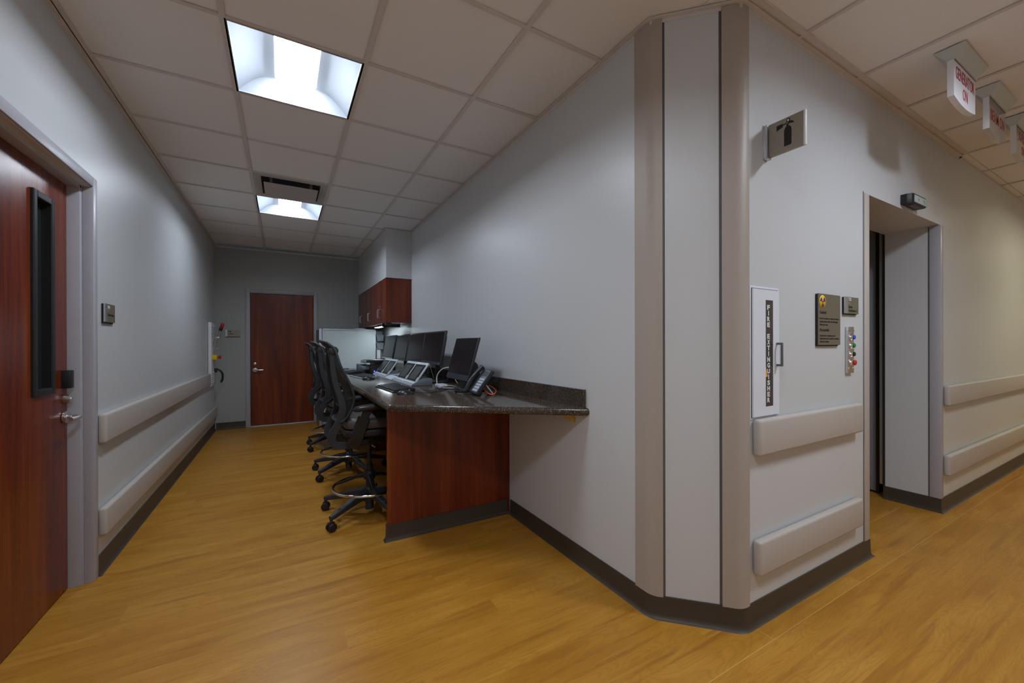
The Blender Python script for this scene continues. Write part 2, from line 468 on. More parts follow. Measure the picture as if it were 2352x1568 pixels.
for gx, gy in ((GX, GY), (GX2, GY2), (GX3, GY3)):
    for i in range(len(gx)-1):
        for j in range(len(gy)-1):
            q = (gx[i], gy[j], gx[i+1], gy[j+1])
            if q in FIX.values(): continue
            if q[0] > 4.3 and q[1] > 1.6: continue
            jit = random.uniform(0, .0015)
            bx(bm, q[0]+.002, q[1]+.002, H+.004+jit, q[2]-.002, q[3]-.002, H+.02)
bx(bm, min(GX[-1], GX2[-1])-.3, YS-.1, H+.012, XE+.1, 1.5, H+.02); bx(bm, .99, YS-.1, H+.004, GX2[0]-.002, .363, H+.02); bx(bm, GX2[0], .142, H+.004, XE, .363, H+.02)
for c in FIX.values():       # lid above every fixture opening
    a = c; bx(bm, a[0]-.01, a[1]-.01, H+.16, a[2]+.01, a[3]+.01, H+.17)
    for q in ((a[0]-.012, a[1]-.01, a[0], a[3]+.01), (a[2], a[1]-.01, a[2]+.012, a[3]+.01), (a[0], a[1]-.012, a[2], a[1]), (a[0], a[3], a[2], a[3]+.012)):
        bx(bm, q[0], q[1], H+.004, q[2], q[3], H+.17)
struct('ceiling', bm, M_tile)

g = .012
bm = new()                                          # T-bars over the work area
for x in GX[1:5]: bx(bm, x-g, .60, H-.003, x+g, YB, H+.003)
for y in GY[2:]:
    if y > 1.2: bx(bm, XL, y-g*.8, H-.0028, 1.47, y+g*.8, H+.0028)
struct('trim_1', bm, M_grid)
bm = new()                                          # T-bars over the corridor
for x in GX[1:]:
    bx(bm, x-g*.8, .365, H-.0029, x+g*.8, 1.05, H+.0029)
for x in GX2[1:]:
    if x < XE: bx(bm, x-g, YS, H-.0029, x+g, .365, H+.0029)
for x in GX3[1:]: bx(bm, x-g, YS, H-.0029, x+g, .365, H+.0029)
for y in GY3[1:]: bx(bm, XL, y-g, H-.003, GX2[0], y+g, H+.003)
bx(bm, XL, GY0-g, H-.003, 4.60, GY0+g, H+.003)
for y in GY2[1:]: bx(bm, GX2[0], y-g, H-.003, XE, y+g, H+.003)
struct('trim_2', bm, M_grid)
def fillet(path, r, n=6):
    out = [Vector(path[0])]
    for i in range(1, len(path)-1):
        p = Vector(path[i]); d1 = (Vector(path[i-1])-p).normalized(); d2 = (Vector(path[i+1])-p).normalized()
        ang = d1.angle(d2); t = r/math.tan(ang/2); a = p+d1*t; b = p+d2*t
        c = p+(d1+d2).normalized()*(r/math.sin(ang/2))
        va, vb = a-c, b-c; tot = va.angle_signed(vb) if hasattr(va, 'angle_signed') else va.angle(vb)
        for k in range(n+1):
            th = -tot*k/n
            q = Vector((va.x*math.cos(th)-va.y*math.sin(th), va.x*math.sin(th)+va.y*math.cos(th)))
            out.append(c+q)
    out.append(Vector(path[-1])); return out
bm = new()                                          # wall angle round the ceiling edge
ap = [(0, H-.003), (.022, H-.003), (.022, H), (.002, H), (.002, H-.02), (0, H-.02)]
sweep_profile(bm, [(4.62, YW), (1.715, YW), (1.455, 1.28), (1.455, 5.18), (1.13, 5.18), (1.13, YB), (XL, YB), (XL, YS)], ap)
struct('trim_3', bm, M_grid)
bm = new(); sweep_profile(bm, [(XE, YW), (4.62, YW)], [(0, H-.003), (.006, H-.003), (.006, H), (0, H)]); struct('trim_4', bm, M_grid)

# ---- walls
CORNER = fillet([(1.455, 3.0), (1.455, 1.28), (1.715, YW), (2.5, YW)], .075)
poly = [(1.455, YB+.1)] + [tuple(p) for p in CORNER[1:-1]] + [(2.93, YW), (2.93, YB+.1)]
bm = new(); prism(bm, poly, 0, H+.003); struct('wall_right', bm, M_wall)
XRET, YRET = 4.18, 1.33
bm = new(); bx(bm, 2.93, YW, 2.103, XRET, YRET, H+.003); bx(bm, 2.93, YRET, 2.5, 5, YRET+.02, H+.003)
struct('wall_header', bm, M_wall)
bm = new(); bx(bm, XRET, YW, 0, XE+.1, YRET, H+.003)
struct('wall_corridor', bm, M_wall)
bm = new(); bx(bm, XL-.16, YS-.1, 0, XL, 1.94, H+.003); bx(bm, XL-.16, 2.93, 0, XL, YB+.1, H+.003); bx(bm, XL-.16, 1.94, 2.06, XL, 2.93, H+.003)
bx(bm, XL-.2, YS, 0, XL-.17, YB, H)
struct('wall_left', bm, M_wall)
bm = new(); bx(bm, XL, YB, 0, -.44, YB+.12, H+.003); bx(bm, .46, YB, 0, 1.46, YB+.12, H+.003); bx(bm, -.44, YB, 2.06, .46, YB+.12, H+.003)
bx(bm, XL, YB+.13, 0, 1.46, YB+.15, H)
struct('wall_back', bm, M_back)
bm = new(); bx(bm, XL-.1, YS-.12, 0, XE+.1, YS, H+.003); struct('wall_front', bm, M_wall)
bm = new(); bx(bm, XE, YS, 0, XE+.12, YW, H+.003); struct('wall_end', bm, M_wall)
# vault behind the alcove
bm = new(); bx(bm, 2.9, 3.0, 0, 5.0, 3.1, 2.5); bx(bm, 4.9, 1.35, 0, 5.0, 3.0, 2.5); bx(bm, 2.93, 1.35, 2.48, 5, 3.0, 2.5)
struct('wall_vault', bm, M_slate)
# soffit over the cabinets
bm = new(); bx(bm, 1.13, 5.18, 2.085, 1.455, YB, H+.003); struct('wall_soffit', bm, M_wall)

# ---- cove base
cp = [(0, 0), (.024, 0), (.019, .003), (.012, .010), (.008, .022), (.007, .092), (.006, .100), (0, .100)]
def base_run(name, path, r=0):
    bm = new(); p = [tuple(q) for q in (fillet(path, r) if r else path)]
    sweep_profile(bm, p, cp); return struct(name, bm, M_base, smooth=40)
pc = [(2.968, 1.2), (2.968, YW)] + [tuple(q) for q in CORNER[1:-1][::-1]] + [(1.455, 2.583)]
bm = new(); sweep_profile(bm, pc, cp); struct('baseboard_corner', bm, M_base, smooth=40)
base_run('baseboard_corridor', [(XE, YW), (XRET, YW), (XRET, YRET+.01)])
base_run('baseboard_left', [(XL, YB), (XL, 2.966)])
base_run('baseboard_back', [(-.487, YB), (XL+.02, YB)])

# ---- corner guards
def guard(a, corner, b, label, gapa, gapb, r=.075):
    a, c, b = Vector(a), Vector(corner), Vector(b)
    path = fillet([a, c, b], r, 8)
    root = thing('corner_guard', label, 'corner guard', (c.x, c.y, .1), group='beige corner guards of the angled corner')
    def strip(pts, o0, o1, z0, z1):
        n = len(pts); L = []
        for i, p in enumerate(pts):
            d = (pts[min(i+1, n-1)]-pts[max(i-1, 0)]).normalized(); m = Vector((-d.y, d.x))
            if m.dot(p-Vector((3, 4))) < 0: m = -m
            L.append((p+m*o0, p+m*o1))
        poly = [tuple(x[1]) for x in L]+[tuple(x[0]) for x in L[::-1]]
        return poly
    da = (c-a).normalized(); db = (c-b).normalized()
    bm = new(); prism(bm, strip(path, -.002, .0065, 0, 0), .094, H-.006); wobj('vinyl_cover', bm, M_guard, root, 30)
    p2 = [a-da*gapa] + path[1:-1] + [b-db*gapb]
    bm = new(); prism(bm, strip(p2, -.002, .0012, 0, 0), .094, H-.006); wobj('retainer', bm, M_gap, root, 30)
s2 = math.sqrt(.5)
guard((1.455, 1.373), (1.455, 1.28), (1.455+.048*s2, 1.28-.048*s2), 'beige corner guard left of the angled face, beside the long nook wall', .004, .010)
guard((1.715-.078*s2, YW+.078*s2), (1.715, YW), (1.762, YW), 'beige corner guard right of the angled face, beside the extinguisher cabinet', .010, .004)

# ---- alcove jamb guards
rt = thing('corner_guard', 'light beige jamb guard on left edge of the alcove opening', 'corner guard', (2.93, YW, 0))
bm = new(); bx(bm, 2.906, YW-.007, .098, 2.968, YW+.33, 2.10, .003); wobj('jamb_cover', bm, M_rail, rt, 30)
bm = new(); bx(bm, 2.900, YW-.0015, .098, 2.908, YW+.01, 2.11); wobj('retainer', bm, M_gap, rt)
rt = thing('corner_guard', 'light grey-beige guard on right edge of the alcove opening', 'corner guard', (XRET, YW, 0))
bm = new(); bx(bm, XRET-.007, YW-.007, .10, XRET+.045, YW+.055, 2.10, .003); wobj('jamb_cover', bm, M_frame, rt, 30)
bm = new(); bx(bm, XRET-.002, YW+.055, .10, XRET+.004, YW+.062, 2.10); wobj('retainer', bm, M_gap, rt)

# ---- sliding door edge inside the alcove (door_3)
d3 = struct_root('door_3', (4.30, 1.5, 0))
bm = new(); bx(bm, 4.275, 1.415, .015, 4.33, 2.6, 2.48, .003); wobj('door_leaf', bm, M_slate, d3, 30)
bm = new(); bx(bm, 4.262, 1.396, .006, 4.34, 1.415, 2.48); wobj('gasket', bm, M_black, d3)
bm = new(); bx(bm, 4.215, 1.358, .10, 4.33, 1.376, 2.48); wobj('guide_channel', bm, M_alu, d3)
bm = new(); bx(bm, 4.235, YRET+.001, .0, 4.33, 1.357, 2.48); wobj('pocket_seal', bm, M_gap, d3)

# ---- door_1: cherry door in the left wall
d1 = struct_root('door_1', (XL-.05, 2.42, 0))
bm = new()
for (ya, yb, za, zb) in ((2.915, 2.966, 0, 2.115), (1.905, 1.956, 0, 2.115), (1.956, 2.915, 2.064, 2.115)):
    bx(bm, XL-.03, ya, za, XL+.012, yb, zb, .003)
bx(bm, -.906, 2.916, 0, XL-.03, 2.93, 2.07); bx(bm, -.906, 1.94, 0, XL-.03, 1.955, 2.07); bx(bm, -.906, 1.941, 2.065, XL-.03, 2.929, 2.085)
bx(bm, -1.0, 2.899, 0, -.904, 2.935, 2.07, .002); bx(bm, -1.0, 1.94, 0, -.904, 1.973, 2.07, .002); bx(bm, -1.0, 1.94, 2.048, -.904, 2.93, 2.085, .002)
wobj('door_frame', bm, M_frame, d1, 30)
bm = new(); ly0, ly1, lz0, lz1 = 2.556, 2.744, 1.008, 1.924
for (a, b, c, d) in ((1.976, ly0+.02, .008, 2.046), (ly1-.02, 2.895, .008, 2.046), (ly0+.02, ly1-.02, .008, lz0+.02), (ly0+.02, ly1-.02, lz1-.02, 2.046)):
    bx(bm, -.99, a, c, -.952, b, d)
wobj('door_leaf', bm, M_cherry, d1)
bm = new()
vf = wobj('vision_frame', bm, M_black, d1)
bm = new()
for (a, b, c, d) in ((ly0, ly0+.030, lz0, lz1), (ly1-.030, ly1, lz0, lz1), (ly0+.03, ly1-.03, lz0, lz0+.030), (ly0+.03, ly1-.03, lz1-.030, lz1)):
    bx(bm, -.985, a, c, -.939, b, d, .004)
me = vf.data; bmesh.ops.transform(bm, matrix=Matrix.Translation(-Vector(d1.location)), verts=bm.verts[:]); bm.to_mesh(me); bm.free()
bm = new(); bx(bm, -.982, ly0+.025, lz0+.025, -.976, ly1-.025, lz1-.025); wobj('vision_glass', bm, M_glass, d1)
bm = new(); bx(bm, -.955, 2.833, 1.022, -.918, 2.872, 1.112, .004); wobj('latch_box', bm, M_blackp, d1, 30)
bm = new(); lathe(bm, [(.021, 0), (.023, .004), (.022, .024), (.017, .028)], 24, (-.952, 2.858, .968), 'x'); lathe(bm, [(.011, .028), (.010, .031)], 16, (-.952, 2.858, .968), 'x')
wobj('deadbolt', bm, M_steel, d1, 35)
def lever(bm, sgn_out, base, along, out, mi=0):
    base = Vector(base); along = Vector(along); out = Vector(out)
    pts = smooth_path([base, base+out*.035, base+out*.058+along*.008, base+out*.064+along*.045, base+out*.058+along*.105], 5)
    tube(bm, pts, .0095, 10)
bm = new(); lathe(bm, [(.027, 0), (.030, .003), (.030, .012), (.024, .015), (.013, .016), (.013, .03)], 28, (-.952, 2.856, .878), 'x')
lever(bm, 1, (-.95, 2.856, .878), (0, -1, 0), (1, 0, 0)); wobj('lever_handle', bm, M_steel, d1, 35)
bm = new(); bx(bm, -.99, 2.8955, .01, -.958, 2.8985, 2.045); wobj('weather_seal', bm, M_gap, d1)

# ---- door_2: cherry door in the back wall
d2 = struct_root('door_2', (0, YB, 0))
bm = new()
for (a, b, c, d) in ((-.487, -.437, 0, 2.092), (.447, .497, 0, 2.092), (-.437, .447, 2.045, 2.092)):
    bx(bm, a, YB-.014, c, b, YB+.05, d, .003)
bx(bm, -.44, YB, 0, -.428, YB+.1, 2.045); bx(bm, .438, YB, 0, .45, YB+.1, 2.045); bx(bm, -.44, YB, 2.036, .45, YB+.1, 2.05)
wobj('door_frame', bm, M_frame, d2, 30)
bm = new(); bx(bm, -.424, YB+.02, .012, .434, YB+.06, 2.032, .002); wobj('door_leaf', bm, M_cherry, d2)
bm = new(); bx(bm, -.43, YB-.01, 0, .44, YB+.07, .010, .003); wobj('threshold', bm, M_alu, d2)
bm = new(); lathe(bm, [(.021, 0), (.023, .004), (.022, .02), (.016, .024)], 20, (-.368, YB+.021, .955), 'y'); wobj('deadbolt', bm, M_steel, d2, 35)
bm = new(); lathe(bm, [(.030, 0), (.032, .003), (.031, .013), (.013, .016), (.013, .03)], 24, (-.366, YB+.021, .862), 'y')
lever(bm, 1, (-.366, YB+.02, .862), (1, 0, 0), (0, -1, 0)); wobj('lever_handle', bm, M_steel, d2, 35)

# ---- handrails / bumpers
def bumper(x0, y0, x1, y1, z0, z1, label, group):
    """a rounded flat rail on the wall between two points; room side given by z x (p1-p0)"""
    cx, cy = (x0+x1)/2, (y0+y1)/2
    bm = new(); bx(bm, min(x0, x1), min(y0, y1), z0, max(x0, x1), max(y0, y1), z1, .014, 0, 4)
    root = thing('bumper_rail', label, 'handrail', (cx, cy, z0), group=group)
    wobj('rail_cover', bm, M_rail, root, 40)
    bm = new()
    if abs(x1-x0) < abs(y1-y0): bx(bm, XL, min(y0, y1)+.03, z0+.03, XL+.02, max(y0, y1)-.03, z1-.03)
    else: bx(bm, min(x0, x1)+.03, YW-.02, z0+.03, max(x0, x1)-.03, YW, z1-.03)
    wobj('mounting_track', bm, M_gap, root)
bumper(XL+.002, 2.99, XL+.040, 6.66, .705, .865, 'upper pale bumper rail along the left wall ending at the tool board', 'bumper rails')
bumper(XL+.002, 2.99, XL+.040, 7.24, .205, .355, 'lower pale bumper rail along the left wall above the cove base', 'bumper rails')
bumper(1.785, YW-.002, 2.800, YW-.040, .745, .905, 'upper bumper rail directly below the fire extinguisher cabinet', 'bumper rails')
bumper(1.785, YW-.002, 2.800, YW-.040, .225, .378, 'lower bumper rail between angled corner and alcove opening', 'bumper rails')
bumper(4.235, YW-.002, XE-.4, YW-.040, .775, .925, 'upper bumper rail on corridor wall right of the alcove', 'bumper rails')
bumper(4.235, YW-.002, XE-.4, YW-.040, .262, .412, 'lower bumper rail on corridor wall right of the alcove', 'bumper rails')

# ------------------------------------------------------------------ ceiling lights and vent
def troffer(c, lens, label, group='square recessed ceiling lights'):
    x0, y0, x1, y1 = cell_rect(c); cx, cy = (x0+x1)/2, (y0+y1)/2
    root = thing('ceiling_light', label, 'ceiling light', (cx, cy, H), group=group)
    a = .288; zt = .100; lw = .108; le = .235
    bm = new()
    for s in (-1, 1): bx(bm, s*a if s > 0 else -a-.012, -a-.012, -.003, s*a+.012 if s > 0 else -a, a+.012, .03); bx(bm, -a, s*a if s > 0 else -a-.012, -.003, a, s*a+.012 if s > 0 else -a, .03)
    obj('housing_frame', bm, M_alu, root)
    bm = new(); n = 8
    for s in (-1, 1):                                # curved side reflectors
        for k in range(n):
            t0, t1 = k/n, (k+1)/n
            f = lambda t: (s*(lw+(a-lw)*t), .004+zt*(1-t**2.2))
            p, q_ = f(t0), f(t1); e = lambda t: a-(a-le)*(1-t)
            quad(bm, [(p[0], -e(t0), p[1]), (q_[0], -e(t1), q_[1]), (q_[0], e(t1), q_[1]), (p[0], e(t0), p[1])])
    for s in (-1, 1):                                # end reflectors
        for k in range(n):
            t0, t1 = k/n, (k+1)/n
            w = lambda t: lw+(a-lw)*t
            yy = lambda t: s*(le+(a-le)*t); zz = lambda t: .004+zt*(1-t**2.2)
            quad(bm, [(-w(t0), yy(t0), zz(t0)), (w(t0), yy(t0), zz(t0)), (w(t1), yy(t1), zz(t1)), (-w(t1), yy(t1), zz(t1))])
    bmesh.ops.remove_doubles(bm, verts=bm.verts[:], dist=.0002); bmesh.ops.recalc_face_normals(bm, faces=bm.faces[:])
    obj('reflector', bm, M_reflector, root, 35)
    bm = new(); m = 10                               # bowed lens down the middle
    for k in range(m):
        a0, a1 = -1+2*k/m, -1+2*(k+1)/m
        z = lambda u: .004+zt-.024*(1-u*u)
        quad(bm, [(a0*lw, -le, z(a0)), (a1*lw, -le, z(a1)), (a1*lw, le, z(a1)), (a0*lw, le, z(a0))])
    for s in (-1, 1):
        bm.faces.new([bm.verts.new((u*lw, s*le, .004+zt-.024*(1-u*u))) for u in [-1+2*k/m for k in range(m+1)]])
    bmesh.ops.recalc_face_normals(bm, faces=bm.faces[:])
    obj('lens', bm, lens, root, 60)
    return root
troffer(FIX['light_a'], LM_cool, 'large lit ceiling light nearest, over the front of the work nook')
troffer(FIX['light_b'], LM_cool, 'smaller-looking lit ceiling light farther in, just behind the air vent')
troffer(FIX['hall_a'], LM_front, 'lit ceiling light over the corridor in front of the work nook')
troffer(FIX['hall_b'], LM_hall, 'lit ceiling light over the corridor in front of the hanging signs')
troffer(FIX['hall_c'], LM_warm, 'warm lit ceiling light down the corridor past the alcove')
troffer(FIX['hall_d'], LM_warm, 'warm lit ceiling light near the far end of the corridor')

x0, y0, x1, y1 = cell_rect(FIX['vent']); cx, cy = (x0+x1)/2, (y0+y1)/2
root = thing('air_vent', 'square ceiling air diffuser with dropped flat plate before the second light', 'air vent', (cx, cy, H))
bm = new(); a = .293
for k in range(4):
    prism(bm, [(-a, -a), (a, -a), (.235, -.235), (-.235, -.235)], -.002, .004)
    bmesh.ops.rotate(bm, cent=(0,0,0), matrix=Matrix.Rotation(PI/2, 3, 'Z'), verts=bm.verts[:])
obj('outer_frame', bm, M_diff, root)
bm = new()
for k in range(4):
    quad(bm, [(-.235, -.235, .004), (.235, -.235, .004), (.14, -.14, .09), (-.14, -.14, .09)])
    bmesh.ops.rotate(bm, cent=(0,0,0), matrix=Matrix.Rotation(PI/2, 3, 'Z'), verts=bm.verts[:])
quad(bm, [(-.14, -.14, .09), (.14, -.14, .09), (.14, .14, .09), (-.14, .14, .09)])
obj('duct_throat', bm, M_duct, root)
bm = new(); bx(bm, -.215, -.200, -.040, .215, .165, -.034, .002); obj('face_plate', bm, M_diff, root)
for sx in (-1, 1):
    for sy in (-1, 1):
        bm = new(); bx(bm, sx*.16-.01, sy*.14-.01, -.036, sx*.16+.01, sy*.14+.01, .06); obj('hanger_clip', bm, M_alu, root)

# ------------------------------------------------------------------ overhead cabinets
def cab(y0, y1, label):
    root = thing('wall_cabinet', label, 'cabinet', (1.30, (y0+y1)/2, 1.515), group='cherry cabinets under the soffit')
    bm = new(); bx(bm, 1.148, y0, 1.52, 1.454, y1, 2.083); wobj('cabinet_body', bm, M_cherry, root)
    ym = (y0+y1)/2
    for s, (a, b) in ((1, (y0+.003, ym-.0025)), (-1, (ym+.0025, y1-.003))):
        bm = new(); bx(bm, 1.128, a, 1.518, 1.147, b, 2.075, .0015); dr = wobj('cabinet_door', bm, M_cherry, root)
        hy = ym-s*.030
        bm = new(); tube(bm, smooth_path([(1.128, hy, 1.595), (1.103, hy, 1.597), (1.097, hy, 1.612), (1.097, hy, 1.69), (1.103, hy, 1.705), (1.128, hy, 1.707)], 4), .0042, 8)
        wobj('handle', bm, M_steel, dr)
        if s == 1:
            bm = new(); lathe(bm, [(.009, -.004), (.009, .0), (.006, .003)], 14, (1.127, ym-.012, 1.745), 'x'); wobj('lock', bm, M_chrome, dr)
cab(5.19, 5.885, 'nearest cherry wall cabinet with its side panel showing, pair of doors')
cab(5.889, 6.582, 'middle cherry wall cabinet of the row, pair of doors')
cab(6.586, YB-.002, 'farthest cherry wall cabinet against the end wall')
root = thing('task_light', 'slim lit light strip under the cherry wall cabinets', 'task light', (1.26, 5.9, 1.515))
bm = new(); bx(bm, 1.22, 5.60, 1.504, 1.30, 6.45, 1.519, .002); bx(bm, 1.16, 5.56, 1.478, 1.40, 5.57, 1.519); wobj('housing', bm, M_blackp, root)  # black end baffle added to screen the lit strip from the camera
bm = new(); bx(bm, 1.23, 5.62, 1.501, 1.29, 6.43, 1.504); wobj('diffuser', bm, LM_task, root)
root = thing('power_adapter', 'small black switch box under the front edge of the cabinets', 'switch box', (1.14, 5.23, 1.50))
bm = new(); bx(bm, 1.13, 5.205, 1.488, 1.20, 5.26, 1.519, .003); wobj('box', bm, M_blackp, root)
bm = new(); bx(bm, 1.128, 5.215, 1.496, 1.1305, 5.226, 1.508); wobj('indicator', bm, M_whitep, root)

# ------------------------------------------------------------------ counter
ct_top = .885
root = thing('counter', 'dark speckled stone counter with angled front end and cherry end panel', 'counter', (1.0, 4.5, 0))
cpoly = [(.530, 2.418), (.548, 2.392), (1.454, 1.706), (1.454, 6.575), (.530, 6.575)]
bm = new(); prism(bm, cpoly, .842, ct_top)
es = [e for e in bm.edges if not ((e.verts[0].co.x > 1.45 and e.verts[1].co.x > 1.45)) and abs(e.verts[0].co.z-e.verts[1].co.z) < .001 and not (e.verts[0].co.y > 6.5 and e.verts[1].co.y > 6.5)]
bmesh.ops.bevel(bm, geom=es, offset=.017, segments=5, profile=.5, affect='EDGES')
wobj('countertop', bm, M_stone, root, 40)
bm = new(); bx(bm, 1.436, 1.735, ct_top-.002, 1.454, 6.575, .985, .002); wobj('backsplash', bm, M_stone, root)
bm = new(); bx(bm, .573, 2.600, .008, 1.454, 2.626, .843, .001); gp = wobj('end_panel', bm, M_cherry, root)
bm = new(); sweep_profile(bm, [(1.431, 2.600), (.573, 2.600), (.573, 2.628)], cp); wobj('cove_base', bm, M_base, gp, 40)
for yy in (3.72, 4.86):
    bm = new(); bx(bm, .86, yy, .003, 1.454, yy+.024, .843); wobj('support_panel', bm, M_cherry, root)
bm = new(); bx(bm, 1.40, 2.63, .10, 1.42, 6.57, .843); wobj('modesty_panel', bm, M_cherry, root)
bm = new(); prism(bm, [(1.375, .842), (1.453, .842), (1.453, .79), (1.425, .80)], 1.83, 1.86, 'y'); wobj('bracket', bm, M_pine, root)

# partition
root = thing('cubicle_partition', 'low pale grey cubicle partition with silver trim at far end of counter', 'partition', (.9, 6.6, 0))
bm = new(); bx(bm, .528, 6.592, .08, 1.262, 6.628, 1.458); wobj('fabric_panel', bm, M_panel, root)
bm = new(); bx(bm, .52, 6.585, 1.458, 1.272, 6.635, 1.482, .004); bx(bm, 1.262, 6.585, .02, 1.274, 6.635, 1.47, .002); bx(bm, .514, 6.587, .02, .528, 6.633, 1.47, .002); bx(bm, .528, 6.59, .02, 1.262, 6.63, .08); wobj('trim', bm, M_ptrim, root, 30)
bm = new(); bx(bm, .468, 6.585, .0, .508, 6.633, 1.482, .004); wobj('end_post', bm, M_ptrim, root, 30)
bm = new(); bx(bm, .472, 6.635, .02, .508, YB-.02, 1.475); wobj('return_panel', bm, M_grey, root)
root = thing('cable_tray_cap', 'curved silver cap lying on top edge of the partition', 'cap', (1.0, 6.61, 1.482))
bm = new(); prism(bm, [(.94, 1.482), (1.13, 1.482), (1.11, 1.492), (1.06, 1.497), (1.0, 1.497), (.96, 1.491)], 6.57, 6.65, 'y'); wobj('cap', bm, M_ptrim, root)
root = thing('file_holder', 'grey wall file holder with papers and a pink folder behind the partition', 'file holder', (1.36, 6.7, .9))
bm = new()
for z in (1.30, 1.17): prism(bm, [(1.295, z+.10), (1.41, z+.10), (1.40, z), (1.31, z)], 6.645, 6.70, 'y')
bx(bm, 1.30, 6.70, .90, 1.40, 6.71, 1.46); wobj('tray', bm, M_grey, root)
bm = new(); bx(bm, 1.305, 6.66, 1.02, 1.36, 6.668, 1.22); wobj('paper', bm, M_paper, root)
bm = new(); bx(bm, 1.295, 6.67, .90, 1.37, 6.69, 1.05); wobj('folder', bm, M_pink, root)

# ------------------------------------------------------------------ drafting chairs
def make_chair(label):
    root = thing('office_chair', label, 'chair', group='black mesh drafting chairs at the counter')
    # five-star base
    bm = new(); lathe(bm, [(.030, .03), (.030, .085), (.042, .09), (.045, .15), (.036, .19), (.030, .195)], 24)
    base = obj('base_hub', bm, M_chairg, root, 40)
    for k in range(5):
        a = 2*PI*k/5; ca, sa = math.cos(a), math.sin(a)
        D = Vector((ca, sa, 0)); S = Vector((-sa, ca, 0))
        bm = new()
        pts = [D*.030+Vector((0,0,.150)), D*.12+Vector((0,0,.137)), D*.23+Vector((0,0,.113)), D*.33+Vector((0,0,.092)), D*.352+Vector((0,0,.088))]
        strap(bm, pts, [.062, .052, .040, .030, .026], [.060, .050, .040, .034, .028], S)
        tube(bm, [D*.345+Vector((0,0,.088)), D*.345+Vector((0,0,.040))], .010, 10)
        lg = obj('base_leg', bm, M_chairg, root, 35)
        bm = new(); th = a+random.uniform(-.6, .6); W = Vector((-math.sin(th), math.cos(th), 0)); c = D*.345+Vector((0,0,.029))
        for s in (-1, 1):
            st = len(bm.verts); lathe(bm, [(.020, -.009), (.027, -.008), (.029, -.003), (.029, .004), (.025, .009), (.008, .010)], 20, (0,0,0), 'x')
            rot = Matrix.Rotation(math.atan2(W.y*s, W.x*s), 4, 'Z')
            bmesh.ops.transform(bm, matrix=Matrix.Translation(c+W*s*.017) @ rot, verts=[v for v in bm.verts][st:])
        prism(bm, [(-.012, -.018), (.012, -.018), (.012, .018), (-.012, .018)], 0, .024)
        bmesh.ops.transform(bm, matrix=Matrix.Translation(c+Vector((0,0,.006))) @ Matrix.Rotation(math.atan2(W.y, W.x), 4, 'Z'), verts=[v for v in bm.verts][-8:])
        obj('caster', bm, M_black, lg, 40)
    # column
    bm = new(); lathe(bm, [(.026, .19), (.026, .352), (.022, .356), (.014, .357), (.014, .52)], 20); obj('gas_column', bm, M_black, root, 40)
    # foot ring
    bm = new(); tube(bm, [(.250*math.cos(2*PI*k/48), .250*math.sin(2*PI*k/48), .205) for k in range(48)], .0095, 10, closed=True)
    fr = obj('foot_ring', bm, M_chrome, root)
    bm = new(); lathe(bm, [(.027, .245), (.040, .25), (.040, .30), (.034, .31), (.027, .312)], 20)
    for k in range(3):
        a = 2*PI*k/3+.5; D = Vector((math.cos(a), math.sin(a), 0))
        strap(bm, [D*.035+Vector((0,0,.275)), D*.10+Vector((0,0,.262)), D*.20+Vector((0,0,.220)), D*.248+Vector((0,0,.205))], [.030,.024,.018,.014], [.035,.030,.024,.020], (-math.sin(a), math.cos(a), 0))
    obj('ring_hub', bm, M_black, fr, 40)
    # tilt mechanism
    bm = new(); bx(bm, -.13, -.07, .515, .10, .07, .60, .012); bx(bm, -.10, -.205, .545, -.04, .205, .585, .008)
    lathe(bm, [(.012, -.2), (.012, .2)], 12, (-.135, 0, .553), 'y'); obj('mechanism', bm, M_black, root, 35)
    bm = new(); tube(bm, smooth_path([(.02, -.07, .55), (.03, -.16, .555), (.035, -.21, .55)]), .005, 8); obj('height_lever', bm, M_blackp, root)
    # seat
    bm = new(); prof = []
    poly = [(-.19, -.20), (-.15, -.235), (.0, -.25), (.18, -.245), (.245, -.20), (.265, -.10), (.268, 0), (.265, .10), (.245, .20), (.18, .245), (0, .25), (-.15, .235), (-.19, .20), (-.20, 0)]
    prism(bm, poly, .610, .655, bev=.012); obj('seat_pan', bm, M_blackp, root, 40)
    bm = new(); layers = [(.97, .652), (1.0, .668), (1.0, .700), (.97, .718), (.88, .730), (.55, .736), (.2, .735)]
    rings = [[bm.verts.new((x*s, y*s, z+(.006*abs(y)/.25 if z > .7 else 0)-(0.012 if (x > .2 and z > .69) else 0))) for x, y in poly] for s, z in layers]
    for A, B in zip(rings, rings[1:]):
        for i in range(len(poly)): bm.faces.new((A[i], A[(i+1) % len(poly)], B[(i+1) % len(poly)], B[i]))
    bm.faces.new(rings[0][::-1]); bm.faces.new(rings[-1])
    sc = obj('seat_cushion', bm, M_seat, root, 60); md = sc.modifiers.new('soft', 'SUBSURF'); md.levels = 1; md.render_levels = 2
    # back: two S-curved rear uprights
    up = [(-.262, 1.185), (-.264, 1.12), (-.258, 1.04), (-.242, .96), (-.218, .885), (-.203, .82), (-.205, .765), (-.228, .70), (-.258, .645), (-.268, .60), (-.255, .565), (-.215, .548), (-.165, .548), (-.135, .555)]
    for s in (-1, 1):
        bm = new(); pts = smooth_path([(x, s*(.165 if z > .8 else .165-(.8-z)*.10), z) for x, z in up], 3); n = len(pts)
        strap(bm, pts, [.030+.020*min(1, i/(n*.5)) for i in range(n)], .020, (0, 1, 0))
        ur = obj('back_upright', bm, M_chairg, root, 35)
        bm = new(); lathe(bm, [(.014, -.017), (.026, -.014), (.030, -.006), (.030, .006), (.026, .014), (.014, .017)], 20, (-.258, s*.165, 1.196), 'y'); obj('pivot_cap', bm, M_chairg, ur, 50)
